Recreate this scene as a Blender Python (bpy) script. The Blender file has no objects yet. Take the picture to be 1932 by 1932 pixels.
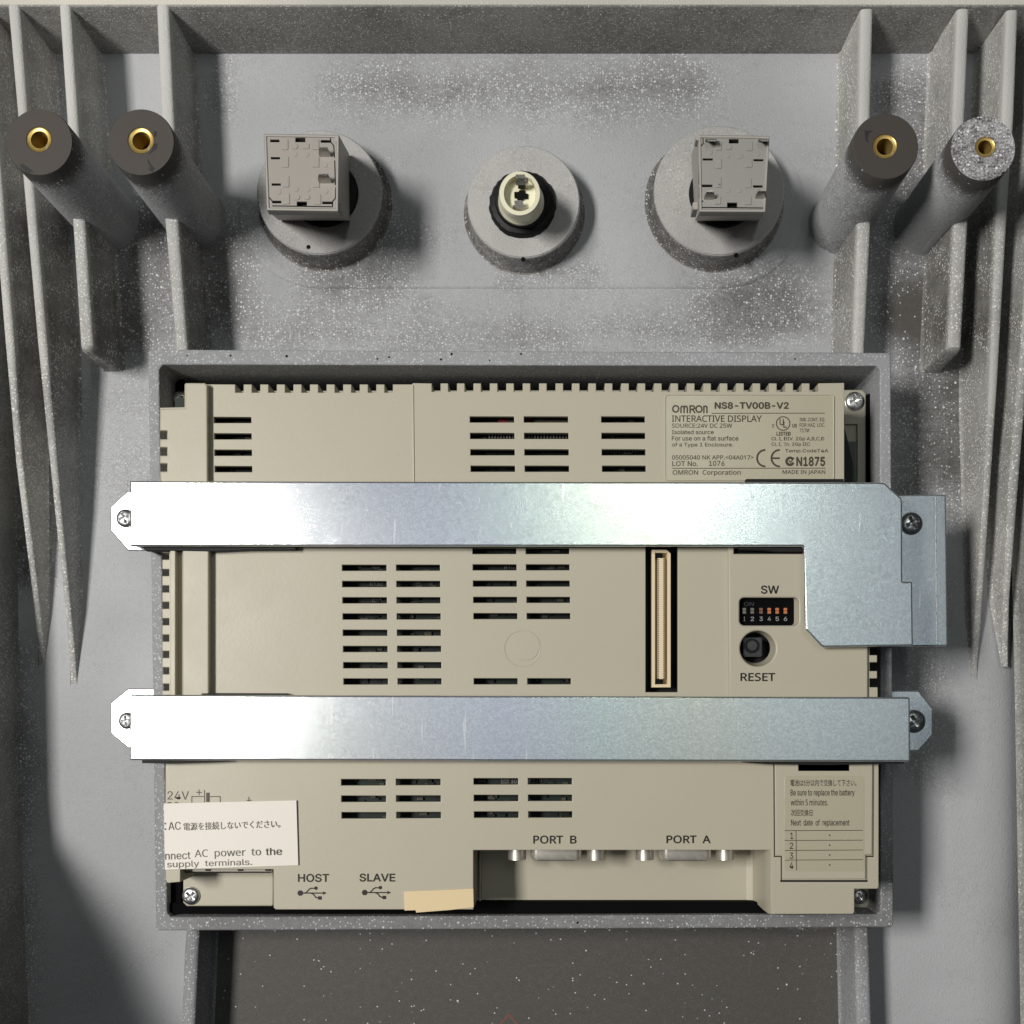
import bpy, bmesh, math, random
from mathutils import Vector
random.seed(7)

# ------------------------------------------------------------------ camera, world, lamps, exposure
CAM_H, FPX, VX, VY = 400.0, 2120.0, 1030.0, 1350.0      # mm above the panel; focal length and foot point in photo units
scene = bpy.context.scene
col = scene.collection
cam = bpy.data.cameras.new('camera')
cam.sensor_width = 36.0
cam.lens = 36.0 * FPX / 1932.0
cam.shift_x = (966.0 - VX) / 1932.0
cam.shift_y = (VY - 966.0) / 1932.0
cam.clip_start, cam.clip_end = 0.01, 20.0
cam_o = bpy.data.objects.new('camera', cam)
cam_o.location = (0, 0, CAM_H / 1000)
col.objects.link(cam_o)
scene.camera = cam_o

world = bpy.data.worlds.new('World')
scene.world = world
world.use_nodes = True
world.node_tree.nodes['Background'].inputs[0].default_value = (0.80, 0.90, 1.0, 1)
world.node_tree.nodes['Background'].inputs[1].default_value = 0.018

def area(name, loc, target, sx, sy, power, color):
    l = bpy.data.lights.new(name, 'AREA')
    l.shape = 'RECTANGLE'; l.size = sx; l.size_y = sy
    l.energy = power; l.color = color
    o = bpy.data.objects.new(name, l)
    o.location = loc
    d = Vector(target) - Vector(loc)
    o.rotation_euler = (0, math.atan2(-d.x, -d.z), 0)     # tilt about the tube's own long axis only
    col.objects.link(o)
    return o
area('tube_lamp', (-0.70, 0.13, 1.25), (0, 0.13, 0), 0.19, 0.38, 18.4, (1.0, 0.975, 0.93))
area('tube_lamp', (0.165, 0.44, 1.25), (0.165, 0.44, 0), 0.045, 0.46, 0.95, (0.95, 1.0, 0.90))
area('ceiling_glow', (0.20, 0.20, 2.0), (0.20, 0.20, 0), 1.3, 0.85, 2.05, (0.90, 0.96, 1.0))

scene.view_settings.view_transform = 'Standard'
scene.view_settings.look = 'None'
scene.view_settings.exposure = 0.0
scene.view_settings.gamma = 1.0
scene.render.engine = 'CYCLES'
scene.cycles.max_bounces = 6
scene.cycles.use_denoising = True

# ------------------------------------------------------------------ geometry helpers (millimetres inside, metres in the scene)
def W(px, py, z):
    s = (CAM_H - z) / FPX
    return ((px - VX) * s, (VY - py) * s, z)
def WP(pts, z):
    return [W(x, y, z)[:2] for x, y in pts]
def K(z):                                   # millimetres per photo unit at height z
    return (CAM_H - z) / FPX

def root(name, label, cat, loc, group=None):
    o = bpy.data.objects.new(name, None)
    o.empty_display_size = 0.01
    o.location = [c / 1000 for c in loc]
    o['label'] = label; o['category'] = cat
    if group: o['group'] = group
    col.objects.link(o)
    return o
WORLD_OF = {}
def world_of(o):
    return WORLD_OF.get(o.name, o.location.copy())

def link(name, me, mat, parent, smooth=True, angle=35, label=None):
    """me in world millimetres -> object with its own origin at its centre, under parent"""
    vs = me.vertices
    lo = [min(v.co[i] for v in vs) for i in range(3)]; hi = [max(v.co[i] for v in vs) for i in range(3)]
    c = Vector([(lo[i] + hi[i]) / 2 for i in range(3)])
    for v in vs: v.co = (v.co - c) / 1000
    me.update()
    me.name = name
    if smooth:
        me.shade_smooth()
        me.set_sharp_from_angle(angle=math.radians(angle))
    for m in (mat if isinstance(mat, (list, tuple)) else [mat]): me.materials.append(m)
    o = bpy.data.objects.new(name, me)
    w = c / 1000
    if parent is not None:
        o.parent = parent
        o.location = w - world_of(parent)
    else:
        o.location = w
    col.objects.link(o)
    WORLD_OF[o.name] = w
    if label: o['label'] = label
    return o

def pydata(verts, faces):
    me = bpy.data.meshes.new('m'); me.from_pydata(verts, [], faces); me.update(); return me
def from_bm(bm):
    bmesh.ops.recalc_face_normals(bm, faces=bm.faces[:])
    me = bpy.data.meshes.new('m'); bm.to_mesh(me); bm.free(); return me
def join(meshes):
    bm = bmesh.new()
    for k, m in enumerate(meshes):
        bm.from_mesh(m)
    me = bpy.data.meshes.new('m'); bm.to_mesh(me); bm.free()
    for m in meshes: bpy.data.meshes.remove(m)
    return me

FONT = None
try:
    import os
    _f = os.path.join(bpy.utils.system_resource('DATAFILES', path='fonts'), 'Inter.woff2')
    FONT2 = bpy.data.fonts.load(_f.replace('Inter.woff2', 'NotoSansHebrew-Regular.woff2'))
    FONT = bpy.data.fonts.load(_f)           # Blender's own interface typeface
except Exception:
    FONT = None
def curve_mesh(cu):
    o = bpy.data.objects.new('tmp', cu)
    col.objects.link(o)
    dg = bpy.context.evaluated_depsgraph_get(); dg.update()
    me = bpy.data.meshes.new_from_object(o.evaluated_get(dg))
    bpy.data.objects.remove(o); bpy.data.curves.remove(cu)
    return me

def plate(outer, holes, z0, z1, bevel=0.0, res=1):
    """flat plate with openings, outlines in world mm"""
    cu = bpy.data.curves.new('tmp', 'CURVE')
    cu.dimensions = '2D'; cu.fill_mode = 'BOTH'
    cu.extrude = max((z1 - z0) / 2 - bevel, 0.0)
    cu.bevel_depth = bevel; cu.bevel_resolution = res
    cu.offset = -bevel
    for ring in [outer] + list(holes):
        sp = cu.splines.new('POLY'); sp.points.add(len(ring) - 1)
        for p, q in zip(sp.points, ring): p.co = (q[0], q[1], 0, 1)
        sp.use_cyclic_u = True
    me = curve_mesh(cu)
    for v in me.vertices: v.co.z += (z0 + z1) / 2
    return me

def pplate(outer, holes, z0, z1, bevel=0.0, res=1):     # same, outlines in photo units at height z1
    return plate(WP(outer, z1), [WP(h, z1) for h in holes], z0, z1, bevel, res)

def rect(x0, y0, x1, y1): return [(x0, y0), (x1, y0), (x1, y1), (x0, y1)]
def rrect(x0, y0, x1, y1, r, n=4):
    out = []
    for cx, cy, a0 in ((x1 - r, y0 + r, -90), (x1 - r, y1 - r, 0), (x0 + r, y1 - r, 90), (x0 + r, y0 + r, 180)):
        for k in range(n + 1):
            a = math.radians(a0 + 90 * k / n)
            out.append((cx + r * math.cos(a), cy + r * math.sin(a)))
    return out
def circ(cx, cy, r, n=32, r2=None):
    return [(cx + r * math.cos(2 * math.pi * k / n), cy + (r2 or r) * math.sin(2 * math.pi * k / n)) for k in range(n)]

def loft(rings, cap0=False, cap1=False, closed=True):
    n = len(rings[0]); vs = [p for r in rings for p in r]; fs = []
    for i in range(len(rings) - 1):
        for j in range(n if closed else n - 1):
            a, b = i * n + j, i * n + (j + 1) % n
            fs.append((a, b, b + n, a + n))
    if cap0: fs.append(tuple(range(n - 1, -1, -1)))
    if cap1: fs.append(tuple((len(rings) - 1) * n + j for j in range(n)))
    me = pydata(vs, fs)
    bm = bmesh.new(); bm.from_mesh(me); bpy.data.meshes.remove(me)
    return from_bm(bm)

def lathe(cx, cy, prof, n=48, cap0=False, cap1=False, dx=0.0, dy=0.0, wob=None):
    """profile of (radius, z); dx, dy shift the axis per mm of height"""
    z00 = prof[0][1]
    rings = []
    for k, (r, z) in enumerate(prof):
        ring = []
        for j in range(n):
            a = 2 * math.pi * j / n
            rr = r * (1 + (wob(a, k) if wob else 0))
            ring.append((cx + dx * (z - z00) + rr * math.cos(a), cy + dy * (z - z00) + rr * math.sin(a), z))
        rings.append(ring)
    return loft(rings, cap0, cap1)

def box(x0, y0, z0, x1, y1, z1, bevel=0.0):
    bm = bmesh.new()
    bmesh.ops.create_cube(bm, size=1)
    for v in bm.verts:
        v.co = Vector(((x0 + x1) / 2 + v.co.x * (x1 - x0), (y0 + y1) / 2 + v.co.y * (y1 - y0), (z0 + z1) / 2 + v.co.z * (z1 - z0)))
    if bevel: bmesh.ops.bevel(bm, geom=bm.edges[:], offset=bevel, segments=2, affect='EDGES')
    return from_bm(bm)
def pbox(x0, y0, x1, y1, z0, z1, bevel=0.0):
    a = W(x0, y1, z1); b = W(x1, y0, z1)
    return box(a[0], a[1], z0, b[0], b[1], z1, bevel)

# flat print: text and strokes, outlines in photo units at height z
def text_mesh(s, x0, y0, x1, y1, z, bold=0.0, rot=0.0, shear=0.0):
    cu = bpy.data.curves.new('tmp', 'FONT')
    if FONT and all(ord(c) < 0x2000 for c in s): cu.font = FONT2 if any(c in 'PRw' for c in s) else FONT
    cu.body = s; cu.size = 10; cu.shear = shear
    cu.resolution_u = 4
    me = curve_mesh(cu)
    if bold and me.vertices:                      # heavier weight: shifted repeats of the same outline, each a hair above the last
        base = [v.co.copy() for v in me.vertices]; ms = []
        for k, (dx, dy) in enumerate(((-1, 0), (1, 0), (0, 1), (0, -1))):
            m2 = me.copy()
            for v, c in zip(m2.vertices, base): v.co = (c.x + dx * bold, c.y + dy * bold, k * 0.006)
            ms.append(m2)
        bpy.data.meshes.remove(me); me = join(ms)
    if not me.vertices: return me
    xs = [v.co.x for v in me.vertices]; ys = [v.co.y for v in me.vertices]
    ax, bx, ay, by = min(xs), max(xs), min(ys), max(ys)
    mx, my = (x0 + x1) / 2, (y0 + y1) / 2
    for v in me.vertices:
        px = x0 + (v.co.x - ax) / max(bx - ax, 1e-6) * (x1 - x0)
        py = y1 - (v.co.y - ay) / max(by - ay, 1e-6) * (y1 - y0)
        if rot:
            c, n = math.cos(rot), math.sin(rot); ux, uy = px - mx, py - my
            px, py = mx + ux * c - uy * n, my + ux * n + uy * c
        v.co = W(px, py, z + v.co.z)
    return me
def stroke_mesh(paths, width, z):
    meshes = []; k = 0
    for pts in paths:
        for (ax, ay), (bx, by) in zip(pts[:-1], pts[1:]):
            d = math.hypot(bx - ax, by - ay) or 1
            ux, uy = (bx - ax) / d * width / 2, (by - ay) / d * width / 2
            q = [(ax - ux - uy, ay - uy + ux), (bx + ux - uy, by + uy + ux), (bx + ux + uy, by + uy - ux), (ax - ux + uy, ay - uy - ux)]
            zz = z + 0.004 * (k % 12); k += 1
            meshes.append(pydata([W(x, y, zz) for x, y in q], [(0, 1, 2, 3)]))
    return join(meshes)
def fill_mesh(pts, z):
    return pydata([W(x, y, z) for x, y in pts], [tuple(range(len(pts)))])
def arc(cx, cy, r, a0, a1, n=20, r2=None):
    return [(cx + r * math.cos(math.radians(a0 + (a1 - a0) * k / n)), cy + (r2 or r) * math.sin(math.radians(a0 + (a1 - a0) * k / n))) for k in range(n + 1)]

# ------------------------------------------------------------------ materials
class T:
    def __init__(self, name):
        self.m = bpy.data.materials.new(name); self.m.use_nodes = True
        self.t = self.m.node_tree; self.b = self.t.nodes['Principled BSDF']
    def n(self, typ, **kw):
        o = self.t.nodes.new(typ)
        for k, v in kw.items(): setattr(o, k, v)
        return o
    def put(self, sock, v):
        if isinstance(v, bpy.types.NodeSocket): self.t.links.new(v, sock)
        elif isinstance(v, (tuple, list)) and len(v) == 3 and sock.type == 'RGBA': sock.default_value = (*v, 1)
        else: sock.default_value = v
    def op(self, op, a, b=0.0, c=None, clamp=False):
        o = self.n('ShaderNodeMath', operation=op, use_clamp=clamp)
        self.put(o.inputs[0], a); self.put(o.inputs[1], b)
        if c is not None: self.put(o.inputs[2], c)
        return o.outputs[0]
    def ss(self, v, a, b, lo=0.0, hi=1.0):
        o = self.n('ShaderNodeMapRange', interpolation_type='SMOOTHSTEP')
        self.put(o.inputs[0], v)
        if a < b: vals = (a, b, lo, hi)
        else: vals = (b, a, hi, lo)
        for k, x in enumerate(vals): self.put(o.inputs[1 + k], x)
        return o.outputs[0]
    def noise(self, vec, scale, detail=2.0, rough=0.5, out=0):
        o = self.n('ShaderNodeTexNoise')
        self.put(o.inputs['Vector'], vec)
        o.inputs['Scale'].default_value = scale; o.inputs['Detail'].default_value = detail; o.inputs['Roughness'].default_value = rough
        return o.outputs[out]
    def vor(self, vec, scale):
        o = self.n('ShaderNodeTexVoronoi')
        self.put(o.inputs['Vector'], vec); o.inputs['Scale'].default_value = scale
        s = self.n('ShaderNodeSeparateColor'); self.t.links.new(o.outputs['Color'], s.inputs[0])
        return o.outputs['Distance'], s.outputs[0], s.outputs[1]
    def mix(self, f, a, b):
        o = self.n('ShaderNodeMix', data_type='RGBA')
        self.put(o.inputs[0], f); self.put(o.inputs[6], a); self.put(o.inputs[7], b)
        return o.outputs[2]
    def bump(self, h, strength, dist):
        o = self.n('ShaderNodeBump'); self.put(o.inputs['Height'], h)
        o.inputs['Strength'].default_value = strength; o.inputs['Distance'].default_value = dist
        self.t.links.new(o.outputs[0], self.b.inputs['Normal'])
    def obj(self):
        return self.n('ShaderNodeTexCoord').outputs['Object']
    def pos(self):
        return self.n('ShaderNodeNewGeometry').outputs['Position']
    def set(self, color=None, rough=None, metal=None, spec=None):
        if color is not None: self.put(self.b.inputs['Base Color'], color)
        if rough is not None: self.put(self.b.inputs['Roughness'], rough)
        if metal is not None: self.put(self.b.inputs['Metallic'], metal)
        if spec is not None: self.put(self.b.inputs['Specular IOR Level'], spec)
        return self.m

PAINT = (0.415, 0.42, 0.437)
BARE = (0.072, 0.067, 0.059)

def sprayed(name, base_d, zones=(), paint=PAINT, bare=BARE, zfade=None, grain=1.0, zlow=None, mottle=1.0):
    """grey spray paint over dark moulded plastic; base_d = cover, zones = (x0, x1, y0, y1, soft, amount) thin places, a few holding painted shade, in photo units on the panel"""
    t = T(name)
    p = t.pos()
    sep = t.n('ShaderNodeSeparateXYZ'); t.put(sep.inputs[0], p)
    wob = t.noise(p, 28.0, 2.0)
    wob2 = t.op('MULTIPLY', t.op('SUBTRACT', wob, 0.5), 0.014)
    X = t.op('ADD', sep.outputs[0], wob2); Y = t.op('ADD', sep.outputs[1], wob2)
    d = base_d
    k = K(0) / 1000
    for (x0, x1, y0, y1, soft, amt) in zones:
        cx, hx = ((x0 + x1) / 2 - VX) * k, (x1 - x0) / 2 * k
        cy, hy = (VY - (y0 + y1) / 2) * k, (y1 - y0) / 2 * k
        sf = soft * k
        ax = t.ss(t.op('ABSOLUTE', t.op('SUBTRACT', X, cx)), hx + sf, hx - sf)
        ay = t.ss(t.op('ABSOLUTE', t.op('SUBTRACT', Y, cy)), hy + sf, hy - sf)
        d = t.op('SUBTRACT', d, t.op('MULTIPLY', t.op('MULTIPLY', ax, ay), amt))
    if zfade:
        d = t.op('SUBTRACT', d, t.ss(t.op('ADD', sep.outputs[2], t.op('MULTIPLY', wob2, 0.10)), zfade[0] / 1000, zfade[1] / 1000, 0.0, zfade[2]))
    mott = t.noise(p, 42.0, 4.0, 0.65)
    d = t.op('ADD', d, t.op('MULTIPLY', t.op('SUBTRACT', mott, 0.55), 0.85 * grain * mottle))
    if zlow:                                  # thinner cover low down: bare plastic plus the sides' shade in the colour
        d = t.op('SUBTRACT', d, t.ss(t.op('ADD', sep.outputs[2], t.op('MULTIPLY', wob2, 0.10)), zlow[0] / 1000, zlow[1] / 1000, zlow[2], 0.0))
    d = t.op('MAXIMUM', d, 0.03)
    fine = t.noise(p, 1500.0, 2.0, 0.6)
    mid = t.noise(p, 420.0, 2.0, 0.5)
    v = t.op('ADD', d, t.op('ADD', t.op('MULTIPLY', t.op('SUBTRACT', fine, 0.5), 1.0 * grain), t.op('MULTIPLY', t.op('SUBTRACT', mid, 0.5), 0.42 * grain)))
    v = t.op('ADD', t.op('MULTIPLY', v, t.ss(d, 0.02, 0.35, 0.45, 1.0)), 0.0)
    cover = t.ss(v, -0.10, 1.05)
    d1, r1, s1 = t.vor(p, 700.0)
    d2, r2, s2 = t.vor(p, 1150.0)
    dot1 = t.op('MULTIPLY', t.op('LESS_THAN', r1, t.op('MULTIPLY', t.ss(d, 0.02, 0.30, 0.22, 1.0), t.op('MULTIPLY_ADD', d, 0.48, 0.008))), t.ss(t.op('SUBTRACT', d1, t.op('MULTIPLY', s1, 0.17)), 0.19, 0.06))
    dot2 = t.op('MULTIPLY', t.op('LESS_THAN', r2, t.op('MULTIPLY_ADD', d, 0.95, -0.005)), t.ss(d2, 0.42, 0.20))
    dots = t.op('MAXIMUM', dot1, t.op('MULTIPLY', dot2, 0.85))
    blot = t.noise(p, 9.0, 3.0)
    pc = t.mix(t.ss(blot, 0.35, 0.65), tuple(c * 0.84 for c in paint), tuple(c * 1.10 for c in paint))
    c1 = t.mix(cover, bare, pc)
    dotcol = tuple(min(1, c * 1.65) for c in paint)
    dotvis = t.op('MULTIPLY', dots, t.op('SUBTRACT', 0.95, t.ss(d, 0.62, 1.0, 0.0, 0.84)))
    c2 = t.mix(dotvis, c1, dotcol)
    t.bump(t.op('ADD', t.op('MULTIPLY', fine, 0.6), dots), 0.5, 0.00018)
    return t.set(c2, 0.62, 0.0, 0.35)

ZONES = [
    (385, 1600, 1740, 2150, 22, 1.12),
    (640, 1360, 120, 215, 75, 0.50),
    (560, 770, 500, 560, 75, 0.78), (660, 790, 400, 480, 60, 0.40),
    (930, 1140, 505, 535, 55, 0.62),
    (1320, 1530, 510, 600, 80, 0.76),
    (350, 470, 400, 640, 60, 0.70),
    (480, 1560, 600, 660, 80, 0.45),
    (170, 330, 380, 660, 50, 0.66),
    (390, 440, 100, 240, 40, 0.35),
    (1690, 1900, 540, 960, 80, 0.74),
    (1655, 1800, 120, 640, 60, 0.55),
    (-200, 110, 0, 1120, 50, 0.70), (-200, 60, 1200, 2100, 50, 0.55),  # left edge: the side wall's shade put into the paint cover
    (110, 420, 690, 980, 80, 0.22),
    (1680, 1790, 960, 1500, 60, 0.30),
    (1880, 2100, 0, 1100, 50, 0.65),  # right edge: shade past the outer rib put into the paint cover
]
M = {}
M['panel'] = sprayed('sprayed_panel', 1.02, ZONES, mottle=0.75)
M['rib'] = sprayed('sprayed_rib', 1.08, [(-100, 460, 420, 800, 60, 0.25), (1580, 1850, 400, 700, 60, 0.35)], paint=(0.53, 0.525, 0.505), grain=0.7, zlow=(20.0, 23.6, 0.42))
M['wall'] = sprayed('sprayed_wall', 0.72, [], paint=(0.34, 0.335, 0.32))
M['wall_top'] = sprayed('cream_wall_top', 1.2, [], paint=(0.62, 0.59, 0.53), grain=0.3, mottle=0.3)
M['frame'] = sprayed('sprayed_frame', 0.72, [(400, 2000, 1600, 1800, 80, 0.30)], paint=(0.36, 0.367, 0.385), grain=0.38)
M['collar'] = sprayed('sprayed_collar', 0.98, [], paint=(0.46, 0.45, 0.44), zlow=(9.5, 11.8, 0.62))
M['post'] = sprayed('sprayed_post', 0.86, [], zfade=(40, 52, 0.86))
M['post_face_speckled'] = sprayed('speckled_post_face', 0.52, [(1840, 1960, 330, 520, 60, -0.35)], bare=(0.065, 0.06, 0.058), paint=(0.55, 0.55, 0.57), grain=1.8)

def plastic(name, color, rough=0.45, var=0.06, bump=0.25, spec=0.4, scale=900.0):
    t = T(name); o = t.pos()
    f = t.noise(o, scale, 2.0, 0.6); g = t.noise(o, 14.0, 3.0)
    v = t.op('ADD', t.op('MULTIPLY', t.op('SUBTRACT', f, 0.5), var), t.op('MULTIPLY', t.op('SUBTRACT', g, 0.5), var * 1.6))
    c = t.mix(t.op('ADD', 0.5, t.op('MULTIPLY', v, 3.0), clamp=True), tuple(x * (1 - var) for x in color), tuple(min(1, x * (1 + var)) for x in color))
    t.bump(f, bump, 0.00012)
    rr = t.op('ADD', rough, t.op('MULTIPLY', t.op('SUBTRACT', t.noise(o, 55.0, 4.0, 0.65), 0.5), 0.22))
    return t.set(c, rr, 0.0, spec)
M['beige'] = plastic('beige_plastic', (0.452, 0.418, 0.326), 0.42, 0.07, 0.22, 0.4)
M['post_face'] = plastic('bare_post_face', (0.064, 0.055, 0.048), 0.6, 0.12, 0.3, 0.3)
M['beige_rib'] = plastic('beige_plastic_trim', (0.49, 0.452, 0.352), 0.42)
M['flange'] = plastic('grey_beige_flange', (0.36, 0.345, 0.28), 0.5)
M['label'] = plastic('label_film', (0.425, 0.393, 0.29), 0.25, 0.02, 0.03, 0.5)
M['black'] = plastic('black_plastic', (0.009, 0.009, 0.010), 0.55, 0.1, 0.1, 0.25)
M['black_matt'] = plastic('black_rubber', (0.010, 0.010, 0.011), 0.65, 0.1, 0.3, 0.3)
M['inside'] = plastic('dark_interior', (0.006, 0.007, 0.006), 0.8, 0.1, 0.1, 0.1)
M['dead_black'] = plastic('dead_black_plastic', (0.004, 0.004, 0.0045), 0.9, 0.1, 0.3, 0.05)  # near black for the DIP body and the added shade strips in the well
M['ink'] = plastic('black_ink', (0.016, 0.014, 0.011), 0.5, 0.02, 0.0, 0.3)
M['brown_ink'] = plastic('brown_ink', (0.062, 0.052, 0.036), 0.5, 0.02, 0.0, 0.3)
M['grey_ink'] = plastic('grey_ink', (0.19, 0.175, 0.15), 0.6, 0.02, 0.0, 0.2)
M['white_ink'] = plastic('white_ink', (0.33, 0.33, 0.33), 0.6, 0.02, 0.0, 0.2)
M['red_ink'] = plastic('faded_red_ink', (0.17, 0.085, 0.07), 0.6, 0.05, 0.0, 0.2)
M['paper'] = plastic('white_paper', (0.80, 0.755, 0.69), 0.55, 0.02, 0.05, 0.3)
M['tape'] = plastic('masking_tape', (0.74, 0.59, 0.36), 0.5, 0.05, 0.15, 0.3)
M['block'] = plastic('grey_switch_plastic', (0.39, 0.365, 0.335), 0.5, 0.04, 0.15, 0.35)
M['block_face'] = plastic('grey_switch_face', (0.345, 0.32, 0.288), 0.5, 0.04, 0.15, 0.35)
M['block_glossy'] = plastic('grey_switch_face_glossy', (0.31, 0.30, 0.278), 0.25, 0.04, 0.1, 0.5)
M['cream'] = plastic('cream_plastic', (0.80, 0.77, 0.58), 0.35, 0.04, 0.05, 0.5)
M['conn'] = plastic('ivory_connector', (0.74, 0.62, 0.42), 0.4, 0.04, 0.05, 0.4)
M['clear'] = plastic('clear_cover', (0.50, 0.46, 0.40), 0.2, 0.05, 0.05, 0.5)
M['orange'] = plastic('orange_plastic', (0.50, 0.17, 0.06), 0.4, 0.05, 0.0, 0.4)
M['orange_dim'] = plastic('dull_orange_plastic', (0.19, 0.09, 0.055), 0.5, 0.05, 0.0, 0.3)  # duller orange for one lever
M['olive'] = plastic('grey_lever_plastic', (0.15, 0.15, 0.12), 0.5, 0.05, 0.0, 0.3)
M['gilt'] = plastic('gilt_brown_floor', (0.34, 0.22, 0.08), 0.4, 0.2, 0.1, 0.5)
M['pcb'] = plastic('circuit_board_green', (0.008, 0.018, 0.012), 0.55, 0.3, 0.1, 0.3)
M['pcb_pale'] = plastic('board_component_pale', (0.07, 0.065, 0.045), 0.5, 0.3, 0.1, 0.3)
M['pcb_red'] = plastic('board_component_red', (0.28, 0.02, 0.03), 0.5, 0.1, 0.0, 0.3)
M['green_dark'] = plastic('dark_green_film', (0.018, 0.034, 0.030), 0.35, 0.1, 0.05, 0.4)
M['grey_pl'] = plastic('dark_grey_plastic', (0.03, 0.03, 0.032), 0.3, 0.05, 0.05, 0.5)

def metal(name, color, rough, rvar, scale, bump, metallic=1.0, tint=True):
    t = T(name); o = t.obj(); p = t.pos()
    f = t.noise(o, scale, 3.0, 0.65); d, r, s = t.vor(o, scale * 0.55)
    g = t.noise(o, 11.0, 2.0)
    c = t.mix(r, tuple(x * 0.90 for x in color), tuple(min(1, x * 1.06) for x in color))
    if tint:
        h = t.n('ShaderNodeSeparateXYZ'); t.put(h.inputs[0], p)
        w = t.op('ADD', t.op('ADD', h.outputs[0], t.op('MULTIPLY', h.outputs[1], 0.35)), t.op('MULTIPLY', t.op('SUBTRACT', g, 0.5), 0.035))
        ramp = t.n('ShaderNodeValToRGB'); t.put(ramp.inputs[0], t.op('MULTIPLY_ADD', w, 4.0, 0.5, clamp=True))
        e = ramp.color_ramp.elements
        pts = [(0.0, (1.0, 0.99, 0.95)), (0.22, (1, 1, 0.96)), (0.33, (0.96, 0.96, 1.0)), (0.45, (0.88, 0.89, 1.0)), (0.56, (0.90, 1.0, 0.95)), (0.68, (1.0, 1.0, 0.86)), (0.80, (0.94, 1.0, 0.97)), (1.0, (0.92, 0.98, 1.0))]
        e[0].position, e[0].color = pts[0][0], (*pts[0][1], 1); e[1].position, e[1].color = pts[-1][0], (*pts[-1][1], 1)
        for q, cc in pts[1:-1]:
            x = e.new(q); x.color = (*cc, 1)
        mm = t.n('ShaderNodeMix', data_type='RGBA', blend_type='MULTIPLY'); mm.inputs[0].default_value = 0.85
        t.put(mm.inputs[6], c); t.put(mm.inputs[7], ramp.outputs[0]); c = mm.outputs[2]
    # a few fine scratches and scuffs
    st = t.n('ShaderNodeMapping'); t.put(st.inputs[0], o); st.inputs['Scale'].default_value = (700, 60, 60); st.inputs['Rotation'].default_value = (0, 0, 0.22)
    sc = t.ss(t.noise(st.outputs[0], 1.0, 1.0), 0.70, 0.74)
    c = t.mix(t.op('MULTIPLY', sc, 0.55), c, (0.95, 0.95, 0.95))
    rr = t.op('ADD', rough, t.op('MULTIPLY', t.op('SUBTRACT', f, 0.5), rvar))
    t.bump(f, bump, 0.0001)
    return t.set(c, rr, metallic)
M['zinc'] = metal('zinc_plated_steel', (0.70, 0.73, 0.75), 0.185, 0.09, 3200.0, 0.28, 0.84)
M['screw'] = metal('plated_screw', (0.70, 0.70, 0.70), 0.33, 0.08, 900.0, 0.05, 1.0, False)
M['nickel'] = metal('nickel_shell', (0.70, 0.66, 0.59), 0.36, 0.08, 900.0, 0.05, 0.72, False)
M['brass'] = metal('brass', (0.62, 0.44, 0.14), 0.35, 0.08, 900.0, 0.05, 0.62, False)
M['tin'] = metal('tinned_terminal', (0.55, 0.53, 0.50), 0.28, 0.1, 900.0, 0.1, 1.0, False)
M['gold'] = metal('gilt_contact', (0.50, 0.33, 0.12), 0.35, 0.08, 900.0, 0.05, 1.0, False)

# ================================================================== HOUSING (one moulding)
hs = root('equipment_housing', 'grey spray painted plastic console housing lying face down, ribbed inside', 'housing', (0, 0, 0))
def hpart(name, me, mat, **kw): return link(name, me, mat, hs, **kw)

# floor: a fine sheet, level in the middle and rolling down slightly at both long sides
def floor_z(x, y):
    d = 0.0
    if x > 152: d -= ((x - 152) ** 2) * 0.02
    return d
xs = [-215 + 430 * i / 120 for i in range(121)]; ys = [-150 + 430 * j / 60 for j in range(61)]
vv = [(x, y, floor_z(x, y)) for y in ys for x in xs]
ff = [(j * 121 + i, j * 121 + i + 1, (j + 1) * 121 + i + 1, (j + 1) * 121 + i) for j in range(60) for i in range(120)]
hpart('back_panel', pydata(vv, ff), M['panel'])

# low raised pad round the switches
outline = arc(1362, 385, 160, -88, 88, 20) + arc(606, 385, 160, 92, 268, 20)
me = plate(WP(outline, 0.0), [], -3.0, 3.0, 3.0, 3)
for v in me.vertices:
    py_ = VY - v.co.y / K(0)
    v.co.z = v.co.z * 0.24 - 0.80 * max(0.0, min(1.0, (470 - py_) / 230))
hpart('raised_pad', me, M['panel'], angle=60)

# end wall at the top and the two long side walls (outside the view they only throw shade)
def wall_loft(stations, mat, name):
    """stations of (px_left, px_right, py, z) : rounded-top wall running along the photo's vertical"""
    rings = []
    for xl, xr, y, z in stations:
        a, b = W(xl, y, z), W(xr, y, z)
        wd = b[0] - a[0]; r = min(0.30 * wd, 1.1, max(z, 0.05) * 0.5)
        dr = 0.035 * max(z, 0); ft = min(1.6, 0.25 * max(z, 0.0))
        yy = a[1]
        rings.append([(a[0] - dr - ft, yy, -0.5), (a[0] - dr * 0.9 - 0.25 * ft, yy, 0.25 * ft), (a[0] - dr * 0.85, yy, ft), (a[0], yy, z - r), (a[0] + 0.3 * r, yy, z - 0.3 * r), (a[0] + r, yy, z),
                      ((a[0] + b[0]) / 2, yy, z + 0.05), (b[0] - r, yy, z), (b[0] - 0.3 * r, yy, z - 0.3 * r), (b[0], yy, z - r), (b[0] + dr * 0.85, yy, ft), (b[0] + dr * 0.9 + 0.25 * ft, yy, 0.25 * ft), (b[0] + dr + ft, yy, -0.5)])
    me = loft(rings, True, True)
    hpart(name, me, mat, angle=50)
H = 24.0
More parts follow.
